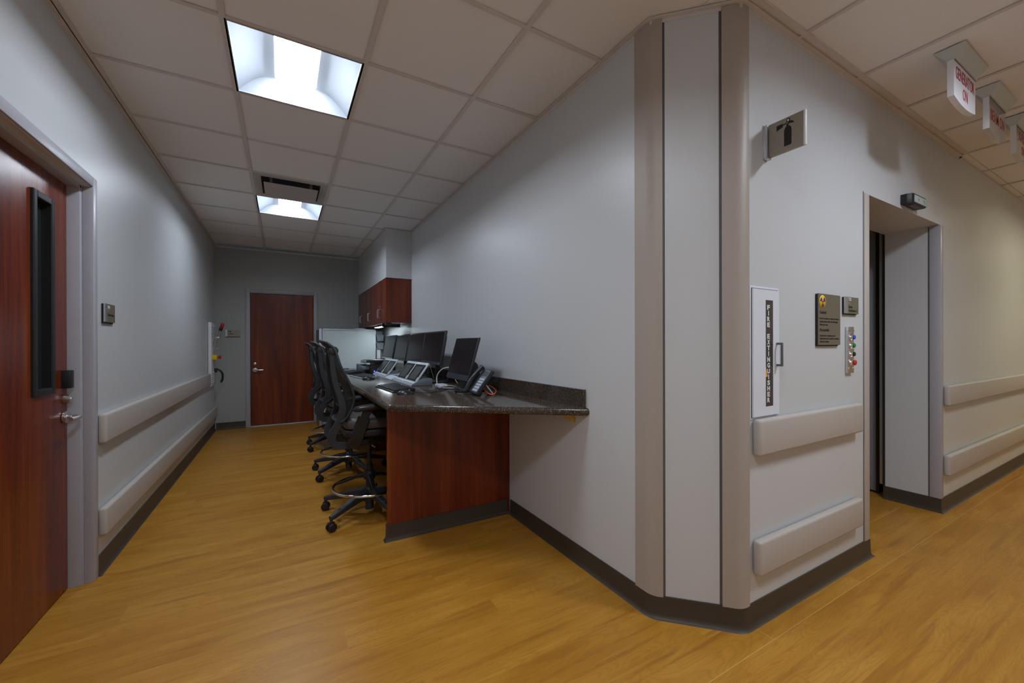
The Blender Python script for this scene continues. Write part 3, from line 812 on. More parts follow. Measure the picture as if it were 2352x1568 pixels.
    # mesh back
    edge = [(-.325, 1.262), (-.300, 1.252), (-.275, 1.232), (-.252, 1.205), (-.240, 1.165), (-.222, 1.10), (-.190, 1.03), (-.160, .965), (-.142, .91), (-.137, .865), (-.147, .81), (-.165, .765), (-.185, .735), (-.210, .715)]
    ed = smooth_path([(x, 0, z) for x, z in edge], 3); n = len(ed)
    def hw(i):
        z = ed[i].z; t = i/(n-1)
        if t < .20: return .085+.095*math.sin(PI/2*t/.20)
        return .18+.045*math.sin(PI*min(1, (t-.2)/.75))
    NC = 10; bm = new(); grid_ = []
    for i in range(n):
        row = []
        for k in range(NC+1):
            u = -1+2*k/NC; wrap = .038*min(1, i/(n*.3))*(1-u*u)
            row.append(bm.verts.new((ed[i].x-wrap, u*hw(i), ed[i].z)))
        grid_.append(row)
    for i in range(n-1):
        for k in range(NC): bm.faces.new((grid_[i][k], grid_[i][k+1], grid_[i+1][k+1], grid_[i+1][k]))
    obj('mesh_back', bm, M_mesh, root, 80)
    bm = new()
    ring = [Vector((ed[i].x, hw(i), ed[i].z)) for i in range(n)]
    bot = [Vector((ed[-1].x-.038*(1-u*u), u*hw(n-1), ed[-1].z)) for u in (.75, .5, .25, 0, -.25, -.5, -.75)]
    ring2 = [Vector((ed[i].x, -hw(i), ed[i].z)) for i in range(n-1, -1, -1)]
    top = [Vector((ed[0].x-.004, u*hw(0), ed[0].z+.004*(1-u*u))) for u in (-.75, -.5, -.25, 0, .25, .5, .75)]
    tube(bm, ring+bot+ring2+top, .0085, 8, closed=True); obj('back_rim', bm, M_chairg, root)
    bm = new(); prism(bm, [(-.330, 1.262), (-.300, 1.256), (-.272, 1.236), (-.252, 1.208), (-.262, 1.202), (-.283, 1.212), (-.310, 1.235)], -.078, .078, 'y', bev=.004); obj('top_lip', bm, M_blackp, root, 35)
    for z, x0, x1 in ((1.185, -.262, -.262), (.80, -.205, -.195)):
        bm = new(); strap(bm, [(x0, -.165, z), (x1, 0, z), (x0, .165, z)], .022, .016, (0, 0, 1))
        obj('cross_bar', bm, M_chairg, root, 35)
    # arms
    for s in (-1, 1):
        bm = new(); strap(bm, smooth_path([(-.150, s*.235, .548), (-.130, s*.258, .60), (-.105, s*.266, .68), (-.080, s*.268, .745)], 3), [.078]*10, .030, (0, 1, 0))
        strap(bm, [(-.092, s*.270, .70), (-.070, s*.270, .765), (-.055, s*.270, .80)], .052, .020, (0, 1, 0))
        bx(bm, -.165, min(s*.19, s*.24), .540, -.11, max(s*.19, s*.24), .575, .006)
        ap_ = obj('arm_post', bm, M_black, root, 35)
        bm = new(); P = []
        for k in range(20):
            a = 2*PI*k/20; P.append((-.022+.132*math.copysign(abs(math.cos(a))**.6, math.cos(a)), s*.268+.043*math.copysign(abs(math.sin(a))**.7, math.sin(a))))
        L = [(.86, .800), (1, .807), (1, .821), (.93, .830), (.6, .834)]
        cx_, cy_ = -.022, s*.268
        rg = [[bm.verts.new((cx_+(x-cx_)*f, cy_+(y-cy_)*f, z-(.012*((x-cx_)/.13)**2 if x < cx_ else 0))) for x, y in P] for f, z in L]
        for A, B in zip(rg, rg[1:]):
            for i in range(20): bm.faces.new((A[i], A[(i+1) % 20], B[(i+1) % 20], B[i]))
        bm.faces.new(rg[0][::-1]); bm.faces.new(rg[-1]); obj('arm_pad', bm, M_blackg, root, 70)
    return root
def dup(root, loc, label, rz=0):
    r = root.copy(); COL.objects.link(r); r.location = loc; r['label'] = label; r.rotation_euler = (0, 0, rz)
    for ch in list(root.children):
        c = ch.copy(); COL.objects.link(c); c.parent = r
        for g_ in ch.children:
            d = g_.copy(); COL.objects.link(d); d.parent = c
    return r
ch = make_chair('nearest black mesh drafting chair, beside the cherry end panel of the counter'); ch.location = (.556, 3.12, 0)
dup(ch, (.562, 4.24, 0), 'middle of the three black mesh drafting chairs along the counter', .02)
dup(ch, (.560, 5.42, 0), 'farthest black mesh drafting chair, in front of the grey partition', -.02)

# ------------------------------------------------------------------ things on the counter
Z = ct_top+.0005
def monitor(y0, y1, label, silver=False, dx=0, ang=0):
    root = thing('monitor', label, 'monitor', (1.26, (y0+y1)/2, Z), group='row of four dark monitors')
    w = y1-y0; h = .312; tilt = math.atan2(.055, h)
    def place(bm):      # local: x depth (front = -x), y across, z up from bottom edge
        m = Matrix.Translation((dx, 0, 1.056-Z)) @ Matrix.Rotation(ang, 4, 'Z') @ Matrix.Translation((-.063, 0, 0)) @ Matrix.Rotation(tilt, 4, 'Y')
        bmesh.ops.transform(bm, matrix=m, verts=bm.verts[:])
    bm = new(); bx(bm, 0, -w/2+.003, 0, .022, w/2-.003, h, .004); bx(bm, .02, -w/2+.06, .04, .05, w/2-.06, h-.04, .012); place(bm); obj('casing', bm, M_bezel, root, 35)
    bm = new(); bx(bm, -.0015, -w/2+.016, .030, .001, w/2-.016, h-.014); place(bm); obj('screen', bm, M_screen, root)
    bm = new(); bx(bm, -.003, -w/2+.004, .0, .001, w/2-.004, .020, .001); place(bm); obj('lower_strip', bm, M_bezels if silver else M_bezel, root)
    bm = new(); bx(bm, -.0035, -w/2+.03, .006, -.0025, -w/2+.042, .014); place(bm); obj('power_button', bm, M_bezels, root)
    bm = new(); bx(bm, .0, -.03, .0, .03, .03, .26, .005); bx(bm, -.03, -.03, .17, .03, .03, .24, .004); obj('stand', bm, M_blackp, root, 35)
    bm = new(); bx(bm, -.09, -.11, 0, .09, .11, .012, .005); obj('foot', bm, M_blackp, root, 35)
monitor(3.385, 3.962, 'nearest monitor of the row of four, left of the separate all-in-one')
monitor(3.966, 4.518, 'second monitor from the near end of the row of four')
monitor(4.545, 5.105, 'third monitor from the near end, next to the silver-edged one')
monitor(5.125, 5.70, 'farthest monitor of the row, silver lower edge, beside the printer', True, -.01, .0)

# all-in-one display
root = thing('all_in_one_computer', 'tall black all-in-one computer standing alone right of the monitor row', 'computer', (1.24, 2.90, Z))
tilt = math.atan2(.09, .318); w = .485
def place(bm): bmesh.ops.transform(bm, matrix=Matrix.Translation((-.075, .03, .082)) @ Matrix.Rotation(-.04, 4, 'Z') @ Matrix.Rotation(tilt, 4, 'Y'), verts=bm.verts[:])
bm = new(); bx(bm, 0, -w/2, 0, .018, w/2, .335, .004); place(bm); obj('casing', bm, M_bezel, root, 35)
bm = new(); bx(bm, -.0015, -w/2+.008, .045, .0, w/2-.008, .329); place(bm); obj('screen', bm, M_screen, root)
bm = new(); bx(bm, -.002, -w/2+.004, .003, .0, w/2-.004, .041, .001); place(bm); obj('chin', bm, M_bezel, root)
bm = new(); lathe(bm, [(.003, -.003), (.003, -.001)], 12, (0, 0, .322), 'x'); place(bm); obj('camera_dot', bm, M_lcdd, root)
bm = new(); prism(bm, [(-.03, .012), (.105, .012), (.055, .20), (.035, .22), (.0, .14)], -.09, .05, 'y', bev=.003); obj('easel_stand', bm, M_blackp, root, 35)
bm = new(); prism(bm, [(-.085, -.14), (.10, -.16), (.12, .12), (-.06, .14)], 0, .014, bev=.004); obj('foot_plate', bm, M_black, root, 35)

# consoles
def console(yA, yB, xF, label):
    root = thing('double_console', label, 'console', (xF+.12, (yA+yB)/2, Z), group='grey double-screen consoles')
    w = (yB-yA); n = 2; ang = math.atan2(.175, .125)   # slope of panel
    bm = new(); prof_ = [(-.12, 0), (.06, 0), (.06, .058), (-.03, .062), (-.085, .030), (-.12, .016)]
    prism(bm, prof_, -w/2, w/2, 'y', bev=.003); obj('housing', bm, M_cons, root, 35)
    sw = w/2
    for k in range(n):
        yc = -w/2+sw*(k+.5)
        m = Matrix.Translation((-.085, yc, .034)) @ Matrix.Rotation(-(ang-PI/2), 4, 'Y') if False else None
        ux = Vector((math.cos(ang), 0, math.sin(ang))); nz = Vector((-math.sin(ang), 0, math.cos(ang)))
        o = Vector((-.092, yc, .026)); hh = .205
        def slab(bm, u0, u1, v0, v1, n0, n1, bev=0):
            st = len(bm.verts); bx(bm, u0, v0, n0, u1, v1, n1, bev)
            mm = Matrix(((ux.x, 0, nz.x, o.x), (0, 1, 0, o.y), (ux.z, 0, nz.z, o.z), (0, 0, 0, 1)))
            bmesh.ops.transform(bm, matrix=mm, verts=[v for v in bm.verts][st:])
        bm = new(); slab(bm, 0, hh, -sw/2+.003, sw/2-.003, -.014, 0, .003); pn = obj('screen_bezel', bm, M_consl, root, 35)
        bm = new(); slab(bm, .014, hh-.024, -sw/2+.016, sw/2-.016, 0, .0012); obj('black_surround', bm, M_lcdd, pn)
        bm = new(); slab(bm, .030, hh-.044, -sw/2+.070, sw/2-.070, .0012, .002); obj('screen', bm, M_lcd, pn)
        bm = new(); slab(bm, .020, .055, -sw/2+.018, -sw/2+.028, .0012, .003); slab(bm, .020, .055, sw/2-.026, sw/2-.020, .0012, .003); obj('button_strip', bm, M_whitep, pn)
        bm = new(); prism(bm, [(-.122, .002), (-.119, .018), (-.092, .030), (-.090, .026)], yc-sw/2+.004, yc+sw/2-.004, 'y'); obj('wrist_strip', bm, M_consl, root)
        bm = new(); prism(bm, [(-.115, .021), (-.108, .024), (-.108, .0255), (-.115, .0225)], yc-sw/2+.02, yc+sw/2-.02, 'y'); obj('groove', bm, M_cons, root)
    return root
console(3.385, 4.045, .948, 'nearer grey double-screen console beside the near keyboard')
console(4.395, 5.00, .935, 'farther grey double-screen console near the printer')
root = thing('control_keypad', 'small light grey control keypad with sheet of paper between the two consoles', 'keypad', (1.03, 4.22, Z))
bm = new(); prism(bm, [(-.10, 0), (.10, 0), (.10, .045), (-.04, .035), (-.10, .012)], -.155, .155, 'y', bev=.003); obj('housing', bm, M_consl, root, 35)
bm = new()
for i in range(3):
    for j in range(5): bx(bm, -.03+i*.022, -.10+j*.03, .034+i*.0016, -.018+i*.022, -.085+j*.03, .040+i*.0016)
obj('keys', bm, M_handleg, root)
bm = new(); bx(bm, .045, -.10, .046, .15, .12, .048); obj('paper', bm, M_paper, root)

def keyboard(x, y, rz, label, L=.46, Wd=.165, slv=False):
    root = thing('keyboard', label, 'keyboard', (x, y, Z), rz, group='black keyboards on the counter')
    bm = new(); prism(bm, [(-Wd/2, 0), (Wd/2, 0), (Wd/2, .024), (-Wd/2+.01, .010), (-Wd/2, .006)], -L/2, L/2, 'y', bev=.002); obj('tray', bm, M_bezels if slv else M_blackp, root, 35)
    bm = new()
    for r in range(6):
        x0 = -Wd/2+.018+r*(Wd-.03)/6; z0 = .011+.013*(r/6)
        n = 16
        for k in range(n):
            if r == 0 and 5 < k < 11 and k != 8: continue
            y0 = -L/2+.010+k*(L-.02)/n
            a, b = y0+.0015, y0+(L-.02)/n-.0015
            if r == 0 and k == 8: a, b = y0-.05, y0+.07
            bx(bm, x0, a, z0, x0+(Wd-.03)/6-.004, b, z0+.007)
    obj('keys', bm, M_black, root)
keyboard(.768, 3.245, .05, 'nearest black keyboard, behind the black mouse', .50, .17)
keyboard(.765, 4.66, .10, 'silver-edged black keyboard in front of the farther console', .46, .17, True)
keyboard(.760, 5.45, .04, 'farthest black keyboard next to the brown mouse pad', .46, .17)
def single(name, bm, m, label, cat, loc, smooth=None, group=None, rz=0):
    o = obj(name, bm, m, None, smooth); o.location = loc; o.rotation_euler = (0, 0, rz); return tag(o, label, cat, group)
bm = new(); bx(bm, -.10, -.10, 0, .10, .10, .004, .0015); single('mouse_pad', bm, M_base, 'brown mouse pad at far front edge of the counter', 'mouse pad', (.655, 5.86, Z))
def mouse(x, y, rz, label, L=.118):
    root = thing('computer_mouse', label, 'computer mouse', (x, y, Z), rz, group='black computer mice')
    bm = new(); n = 10; W = .062; rings = []
    for i in range(n+1):
        t = i/n; xx = -L/2+L*t; hw_ = W/2*math.sin(PI*min(1, max(.04, t*.96+.02)))**.45; hh = .036*math.sin(PI*(.08+.86*t))**.7*(1-.22*t)
        rings.append([bm.verts.new((xx, hw_*math.cos(a), max(0, hh*math.sin(a)) if 0 <= a <= PI+.01 else 0)) for a in [PI*k/8 for k in range(9)]])
    for A, B in zip(rings, rings[1:]):
        for k in range(8): bm.faces.new((A[k], A[k+1], B[k+1], B[k]))
        bm.faces.new((A[8], A[0], B[0], B[8]))
    bm.faces.new(rings[0]); bm.faces.new(rings[-1][::-1]); bmesh.ops.recalc_face_normals(bm, faces=bm.faces[:])
    obj('shell', bm, M_blackg, root, 60)
    bm = new(); lathe(bm, [(.004, -.004), (.006, -.003), (.006, .003), (.004, .004)], 12, (L*.22, 0, .030), 'y'); obj('scroll_wheel', bm, M_grey, root, 40)
mouse(.752, 2.845, -.25, 'nearest black mouse at the near corner of the counter')
mouse(.758, 4.28, -.2, 'black mouse between the near and middle keyboards')

def cable(pts, r, m, label, name='cable', group=None):
    P0 = Vector(pts[0]); bm = new(); tube(bm, [p-P0 for p in smooth_path(pts, 6)], r, 6)
    o = obj(name, bm, m); o.location = P0; return tag(o, label, 'cable', group)
def zc(x, y, z=.004): return (x, y, Z+z)
cable([zc(.808, 2.835, .012), zc(.90, 2.83), zc(1.0, 2.87), zc(1.06, 2.92), zc(1.12, 3.02), zc(1.14, 3.12)], .0022, M_cable, 'thin mouse cable running right across the counter from the near mouse')
cable([zc(1.14, 3.30, .02), zc(1.15, 3.32, .09), zc(1.18, 3.25, .15), zc(1.24, 3.15, .16), zc(1.28, 3.06, .14)], .005, M_cablew, 'stiff white cable arching up behind the near console')
for k, (a, b, c_) in enumerate([(1.10, 3.06, .05), (1.16, 3.10, .07), (1.13, 2.98, .06)]):
    pts = [zc(a+c_*1.4*math.cos(t)*.7, b+c_*1.6*math.sin(t), .005+.004*k+.002*math.sin(2*t)) for t in [2*PI*i/14*1.35 for i in range(15)]]
    cable(pts, .0032, (M_cable, M_cablew, M_cable)[k], ('loose coil of black cable nearest the console', 'loose loop of white cable in front of the all-in-one', 'second black cable coil before the all-in-one')[k], 'cable_coil')
for k in range(6):
    y = 3.5+k*.33
    pts = [zc(1.360, y-.12, .006), zc(1.366, y-.02, .05+.02*(k % 3)), zc(1.372, y+.05, .12), zc(1.380, y+.14, .05), zc(1.390, y+.24, .006)]
    cable(pts, .0035, M_cablew if k % 2 == 0 else M_cable, ['white cable loop behind the near console', 'black cable behind the second monitor stand', 'white cable below the gap of second and third monitor', 'black cable below the third monitor', 'white cable below the farthest monitor', 'black cable behind the far console'][k])
root = thing('cable_hub', 'small silver box with plugs lying between console and all-in-one', 'cable hub', (1.155, 3.235, Z))
bm = new(); bx(bm, -.035, -.06, 0, .035, .06, .022, .003); obj('box', bm, M_consl, root, 30)
bm = new(); bx(bm, -.03, -.085, .004, -.01, -.06, .014, .002); bx(bm, .008, -.08, .004, .024, -.06, .014, .002); obj('plug', bm, M_whitep, root)

# telephone
root = thing('desk_telephone', 'black desk telephone propped upright on its stand at the near end of the counter', 'telephone', (1.165, 2.555, Z), -.10)
root.scale = (.95, .78, .95)
ux = Vector((.60, 0, .80)).normalized(); nz = Vector((-.80, 0, .60)).normalized()
def slab(bm, u0, u1, v0, v1, n0, n1, bev=0, o=Vector((-.035, 0, .022)), seg=2):
    st = len(bm.verts); bx(bm, u0, v0, n0, u1, v1, n1, bev, 0, seg)
    mm = Matrix(((ux.x, 0, nz.x, o.x), (0, 1, 0, o.y), (ux.z, 0, nz.z, o.z), (0, 0, 0, 1))); bmesh.ops.transform(bm, matrix=mm, verts=[v for v in bm.verts][st:])
bm = new(); slab(bm, 0, .205, -.115, .10, -.030, 0, .008); obj('body', bm, M_bezel, root, 35)
bm = new(); slab(bm, .012, .195, -.108, .030, 0, .0015); obj('key_panel', bm, M_cons, root)
bm = new(); slab(bm, .145, .188, -.098, .020, .0015, .003); obj('display', bm, M_lcd, root)
bm = new()
for i in range(5):
    for j in range(5): slab(bm, .018+i*.023, .032+i*.023, -.100+j*.025, -.082+j*.025, .0015, .0045)
obj('keys', bm, M_consl, root)
bm = new(); pts = []
for k in range(13):
    t = k/12; u = -.006+.215*t; nn = .022+.020*math.sin(PI*t); pts.append(Vector((-.035, .068, .022))+ux*u+nz*nn)
strap(bm, pts, [.018+.016*abs(1-2*k/12)**2 for k in range(13)], .048, (0, 1, 0)); hs = obj('handset', bm, M_blackg, root, 50)
bm = new(); n = 150; A = Vector((-.045, .075, .02)); B = Vector((-.07, .33, .014)); Cc = Vector((-.135, .22, .012))
pp = []
for k in range(n):
    t = k/(n-1); c = A*(1-t)**2+Cc*2*t*(1-t)+B*t*t; a = t*2*PI*24
    pp.append(c+Vector((.007*math.cos(a), 0, .007*math.sin(a))))
tube(bm, pp, .0022, 5); obj('coiled_cord', bm, M_blackp, hs)
bm = new(); prism(bm, [(.035, .10), (.043, .104), (.125, .002), (.115, .0)], -.06, .05, 'y'); obj('stand', bm, M_consl, root)
cable([zc(1.20, 2.56, .06), zc(1.215, 2.47, .02), zc(1.24, 2.44, .012), zc(1.29, 2.50, .03), zc(1.30, 2.62, .05), zc(1.32, 2.8, .012)], .0042, M_orange, 'orange network cable curling out behind the telephone')
cable([zc(1.30, 2.95, .004), zc(1.27, 2.86, .03), zc(1.31, 2.80, .05), zc(1.36, 2.88, .01)], .0035, M_orange, 'short orange cable behind the all-in-one computer')

# printer and far corner
root = thing('printer', 'black and grey inkjet printer in the far corner of the counter', 'printer', (1.04, 5.33, Z))
bm = new(); bx(bm, -.11, -.17, 0, .10, .17, .10, .008); obj('body', bm, M_blackp, root, 35)
bm = new(); prism(bm, [(-.15, .135), (.10, .12), (.10, .165), (-.12, .168), (-.16, .160)], -.18, .18, 'y', bev=.006); bx(bm, -.05, -.16, .09, .09, .16, .135); obj('lid', bm, M_bezel, root, 35)
bm = new(); bx(bm, -.165, -.17, .125, -.145, .17, .162, .004); obj('control_strip', bm, M_bezels, root, 30)
bm = new(); bx(bm, -.18, -.11, .045, -.10, .12, .085, .004); obj('paper_tray', bm, M_grey, root, 30)
root = thing('drawer_box', 'small dark storage box with two slots left of the printer', 'storage box', (.905, 5.62, Z))
bm = new(); bx(bm, -.05, -.10, 0, .05, .10, .105, .003); obj('box', bm, M_cons, root, 30)
bm = new(); bx(bm, -.052, -.08, .02, -.0495, .08, .045); bx(bm, -.052, -.08, .06, -.0495, .08, .085); obj('slot', bm, M_lcdd, root)
root = thing('dock', 'small black dock with glowing blue light beside the far console', 'dock', (.965, 5.09, Z))
bm = new(); bx(bm, -.03, -.05, 0, .05, .05, .06, .004); obj('box', bm, M_blackp, root, 30)
bm = new(); lathe(bm, [(.007, .0), (.007, .004), (.003, .006)], 12, (-.006, -.051, .035), 'y'); obj('indicator_light', bm, M_led, root)
bm = new(); bx(bm, -.05, -.02, 0, .05, .02, .014, .004); single('pen', bm, M_cons, 'tiny dark stapler lying on the counter by the partition', 'pen', (.80, 6.38, Z), 30)  # plain box standing for a small dark pen-like item

# ------------------------------------------------------------------ signs and wall items
EX, EY, EZ = Vector((1,0,0)), Vector((0,1,0)), Vector((0,0,1))
def braille(bm, origin, right, n, s=.0024):
    right = Vector(right); nrm = right.cross(EZ)
    for k in range(n):
        for (a, b) in ((0, 0), (1, 0), (0, 1), (1, 1), (0, 2)):
            if random.random() < .45: continue
            o = Vector(origin)+right*(k*s*3.2+a*s*1.2)+EZ*(b*s*1.2); p = s*.42
            quad(bm, [o-right*p-EZ*p+nrm*.0008, o+right*p-EZ*p+nrm*.0008, o+right*p+EZ*p+nrm*.0008, o-right*p+EZ*p+nrm*.0008])

# caution sign
fy = YW-.014
root = thing('warning_sign', 'tall taupe radiation caution sign with yellow trefoil beside the room sign', 'sign', (2.468, YW, 1.226))
bm = new(); bx(bm, 2.350, fy, 1.228, 2.586, YW-.009, 1.490, .0012); wobj('plaque', bm, M_taupe, root)
bm = new(); bx(bm, 2.348, YW-.009, 1.222, 2.570, YW-.001, 1.488); wobj('backer', bm, M_ink, root)
bm = new(); lathe(bm, [(.0335, 0), (.0335, .0008)], 40, (2.392, fy, 1.449), 'y'); tr = wobj('yellow_disc', bm, M_yellow, root)
bm = new(); cxx, czz = 2.392, 1.449
for a0 in (30, 150, 270):
    pts = [(cxx+r*math.cos(math.radians(a)), czz+r*math.sin(math.radians(a))) for r, rng in ((.010, range(a0-28, a0+29, 8)), (.027, range(a0+28, a0-29, -8))) for a in rng]
    prism(bm, pts, fy-.0016, fy-.0008, 'y')
lathe(bm, [(.0058, .0008), (.0058, .0016)], 20, (cxx, fy, czz), 'y'); wobj('trefoil', bm, M_purple, tr)
bm = new(); W0 = 2.362
text_bm(bm, 'Caution!', .022, (W0, fy-.0004, 1.388), EX, EZ, .068, bold=.0004)
for t, z, w in (('If you are pregnant, or suspect you may be', 1.360, .206), ('pregnant, please advise the technologist', 1.344, .192), ('before your exam.', 1.328, .085)): text_bm(bm, t, .013, (W0, fy-.0004, z), EX, EZ, w, bold=.0002)
text_bm(bm, '\u00a1Precauci\u00f3n!', .022, (W0, fy-.0004, 1.298), EX, EZ, .098, bold=.0004)
for t, z, w in (('Si usted est\u00e1 o sospecha que est\u00e1', 1.272, .164), ('embarazada, favor de avisarle a su t\u00e9cnico', 1.257, .206), ('antes de su examen.', 1.242, .097)): text_bm(bm, t, .013, (W0, fy-.0004, z), EX, EZ, w, bold=.0002)
wobj('lettering', bm, M_ink, root)

# room sign on right wall
root = thing('room_sign', 'small taupe room sign reading Linear Accelerator 2 left of alcove', 'sign', (2.722, YW, 1.396))
bm = new(); bx(bm, 2.673, fy, 1.399, 2.804, YW-.009, 1.490, .001); wobj('plaque', bm, M_taupe, root)
bm = new(); bx(bm, 2.639, fy-.002, 1.399, 2.672, YW-.009, 1.490, .001); wobj('metal_strip', bm, M_alu, root)
bm = new(); bx(bm, 2.639, YW-.009, 1.393, 2.790, YW-.001, 1.488); wobj('backer', bm, M_ink, root)
bm = new(); text_bm(bm, '7.5', .022, (2.681, fy-.0004, 1.470), EX, EZ, .032, bold=.0008); braille(bm, (2.681, fy-.0004, 1.453), EX, 3); wobj('raised_number', bm, M_inkw, root)
bm = new(); text_bm(bm, 'Linear', .019, (2.681, fy-.0004, 1.430), EX, EZ, .048, bold=.0003); text_bm(bm, 'Accelerator 2', .019, (2.681, fy-.0004, 1.410), EX, EZ, .104, bold=.0003); wobj('lettering', bm, M_ink, root)

# push-button panel
root = thing('button_panel', 'stainless panel with blue, green, black and red push buttons', 'button panel', (2.71, YW, 1.073))
bm = new(); bx(bm, 2.674, YW-.014, 1.074, 2.746, YW-.001, 1.328, .002); wobj('plate', bm, M_steel, root, 30)
for x in (2.683, 2.737):
    for z in (1.306, 1.202, 1.098):
        bm = new(); lathe(bm, [(.006, 0), (.0055, .003), (.003, .004)], 12, (x, YW-.014, z), 'y'); wobj('screw', bm, M_chrome, root, 40)
for z, m_, nm in ((1.270, M_blue, 'blue'), (1.225, M_green, 'green'), (1.178, M_blackg, 'black'), (1.132, M_red, 'red')):
    bm = new(); lathe(bm, [(.018, 0), (.018, .004), (.0155, .007), (.0155, .012), (.013, .014), (.012, .012)], 24, (2.704, YW-.014, z), 'y'); bz = wobj('button_bezel', bm, M_chrome, root, 40)
    r_ = .0145 if nm == 'red' else .012
    bm = new(); lathe(bm, [(r_*.9, .012), (r_, .014), (r_, .019 if nm != 'red' else .022), (r_*.8, .021 if nm != 'red' else .025)], 22, (2.704, YW-.014, z), 'y'); o = wobj('push_button', bm, m_, bz, 40); o['label'] = nm+' push button'

# extinguisher cabinet
root = thing('fire_extinguisher_cabinet', 'white recessed fire extinguisher cabinet with vertical lettering strip window', 'fire extinguisher cabinet', (1.896, YW, .90))
bm = new()
for (a, b, c, d) in ((1.774, 1.781, .900, 1.490), (1.996, 2.003, .900, 1.490), (1.781, 1.996, 1.481, 1.490), (1.781, 1.996, .900, .909)): bx(bm, a, YW-.002, c, b, YW+.002, d, .001)
wobj('frame', bm, M_white, root, 30)
bm = new(); bx(bm, 1.783, YW-.003, .911, 1.994, YW+.001, 1.479); wobj('shadow_gap', bm, M_gap, root)
bm = new(); wx0, wx1, wz0, wz1 = 1.881, 1.942, .953, 1.431
for (a, b, c, d) in ((1.785, wx0, .913, 1.477), (wx1, 1.992, .913, 1.477), (wx0, wx1, .913, wz0), (wx0, wx1, wz1, 1.477)): bx(bm, a, YW-.010, c, b, YW-.003, d)
wobj('door', bm, M_white, root)
bm = new(); bx(bm, wx0, YW-.0085, wz0, wx1, YW-.002, wz1); wp = wobj('window', bm, M_darkpanel, root)
bm = new(); letters = 'FIRE EXTINGUISHER'; zt_ = 1.410; step = (1.410-.985)/16.3
for k, ch_ in enumerate(letters):
    if ch_ == ' ': continue
    text_bm(bm, ch_, .030, (1.906, YW-.0088, zt_-k*step-.021), EX, EZ, .0055 if ch_ == 'I' else .021, bold=.0012, align='CENTER', height=.0215)
wobj('lettering', bm, M_whitep, wp)
bm = new(); prism(bm, [(1.882, 1.135), (1.890, 1.115), (1.899, 1.088), (1.883, 1.085)], YW-.0092, YW-.0086, 'y'); o = wobj('inspection_tag', bm, M_tagor, wp); o['label'] = 'orange inspection tag'
bm = new()
for z in (1.305, 1.040): lathe(bm, [(.0032, 0), (.0032, .0006)], 12, (1.931, YW-.0086, z), 'y')
wobj('latch_hole', bm, M_gap, wp)
bm = new()
for z in (1.137, 1.235): bx(bm, 1.966, YW-.030, z-.005, 1.977, YW-.010, z+.005, .0015)
bx(bm, 1.966, YW-.036, 1.132, 1.977, YW-.028, 1.240, .002); wobj('pull_handle', bm, M_handleg, root, 30)

# projecting extinguisher flag sign
root = thing('projecting_sign', 'taupe projecting flag sign with black extinguisher pictogram', 'sign', (1.90, YW, 2.067))
bm = new(); bx(bm, 1.878, YW-.004, 2.064, 1.915, YW, 2.214, .001); bx(bm, 1.884, YW-.016, 2.066, 1.889, YW-.002, 2.213); bx(bm, 1.904, YW-.016, 2.066, 1.909, YW-.002, 2.213)
bx(bm, 1.884, YW-.020, 2.060, 1.912, YW-.002, 2.066, .001); wobj('wall_bracket', bm, M_alu, root, 30)
bm = new(); pyo = YW-.010; fx_ = 1.896
prism(bm, [(fx_+.012, pyo), (fx_+.002, pyo-.004), (fx_, pyo-.014), (fx_, .865), (fx_+.012, .865)], 2.067, 2.212); wobj('panel', bm, M_taupef, root, 30)
bm = new(); bx(bm, fx_-.0005, .857, 2.066, fx_+.0125, .865, 2.213, .001); wobj('edge_trim', bm, M_whitep, root, 30)
def fp(u, v): return (pyo-.002-u*(pyo-.867), 2.067+v*.145)
def icon(polys, grow, x, m, name):
    bm = new()
    for P in polys:
        c = Vector((sum(p[0] for p in P)/len(P), sum(p[1] for p in P)/len(P)))
        Q = [fp(p[0], p[1]) for p in P]
        cc = Vector((sum(q[0] for q in Q)/len(Q), sum(q[1] for q in Q)/len(Q)))
        if grow:
            R_ = []
            n = len(Q)
            for i in range(n):
                a, b, d = Vector(Q[i-1]), Vector(Q[i]), Vector(Q[(i+1) % n]); e1 = (b-a).normalized(); e2 = (d-b).normalized()
                n1, n2 = Vector((e1.y, -e1.x)), Vector((e2.y, -e2.x)); mm = (n1+n2)
                mm = mm.normalized() if mm.length > .01 else n1
                if mm.dot(b-cc) < 0 and n <= 6: mm = -mm
                R_.append(b+mm*grow)
            Q = R_
        prism(bm, [tuple(q) for q in Q], x, x+.0006, 'x')
    return wobj(name, bm, m, root)
bodyp = [(.475,.16),(.66,.16),(.68,.19),(.68,.62),(.665,.68),(.635,.72),(.60,.74),(.60,.80),(.54,.80),(.54,.74),(.51,.71),(.485,.66),(.475,.60)]
horn = [(.26,.86),(.26,.70),(.44,.76),(.44,.86)]
hose = [(.44,.795),(.56,.815),(.56,.845),(.44,.83)]
grip = [(.56,.80),(.63,.86),(.70,.85),(.75,.79),(.74,.76),(.70,.78),(.64,.79)]
ringp = [(.59+.055*math.cos(2*PI*k/16), .90+.06*math.sin(2*PI*k/16)) for k in range(16)]
ringi = [(.59+.028*math.cos(2*PI*k/16), .90+.030*math.sin(2*PI*k/16)) for k in range(16)]
icon([bodyp, horn, hose, grip, ringp], 0, fx_-.0008, M_ink, 'pictogram'); icon([ringi], 0, fx_-.0012, M_inkw, 'pictogram_ring_centre')

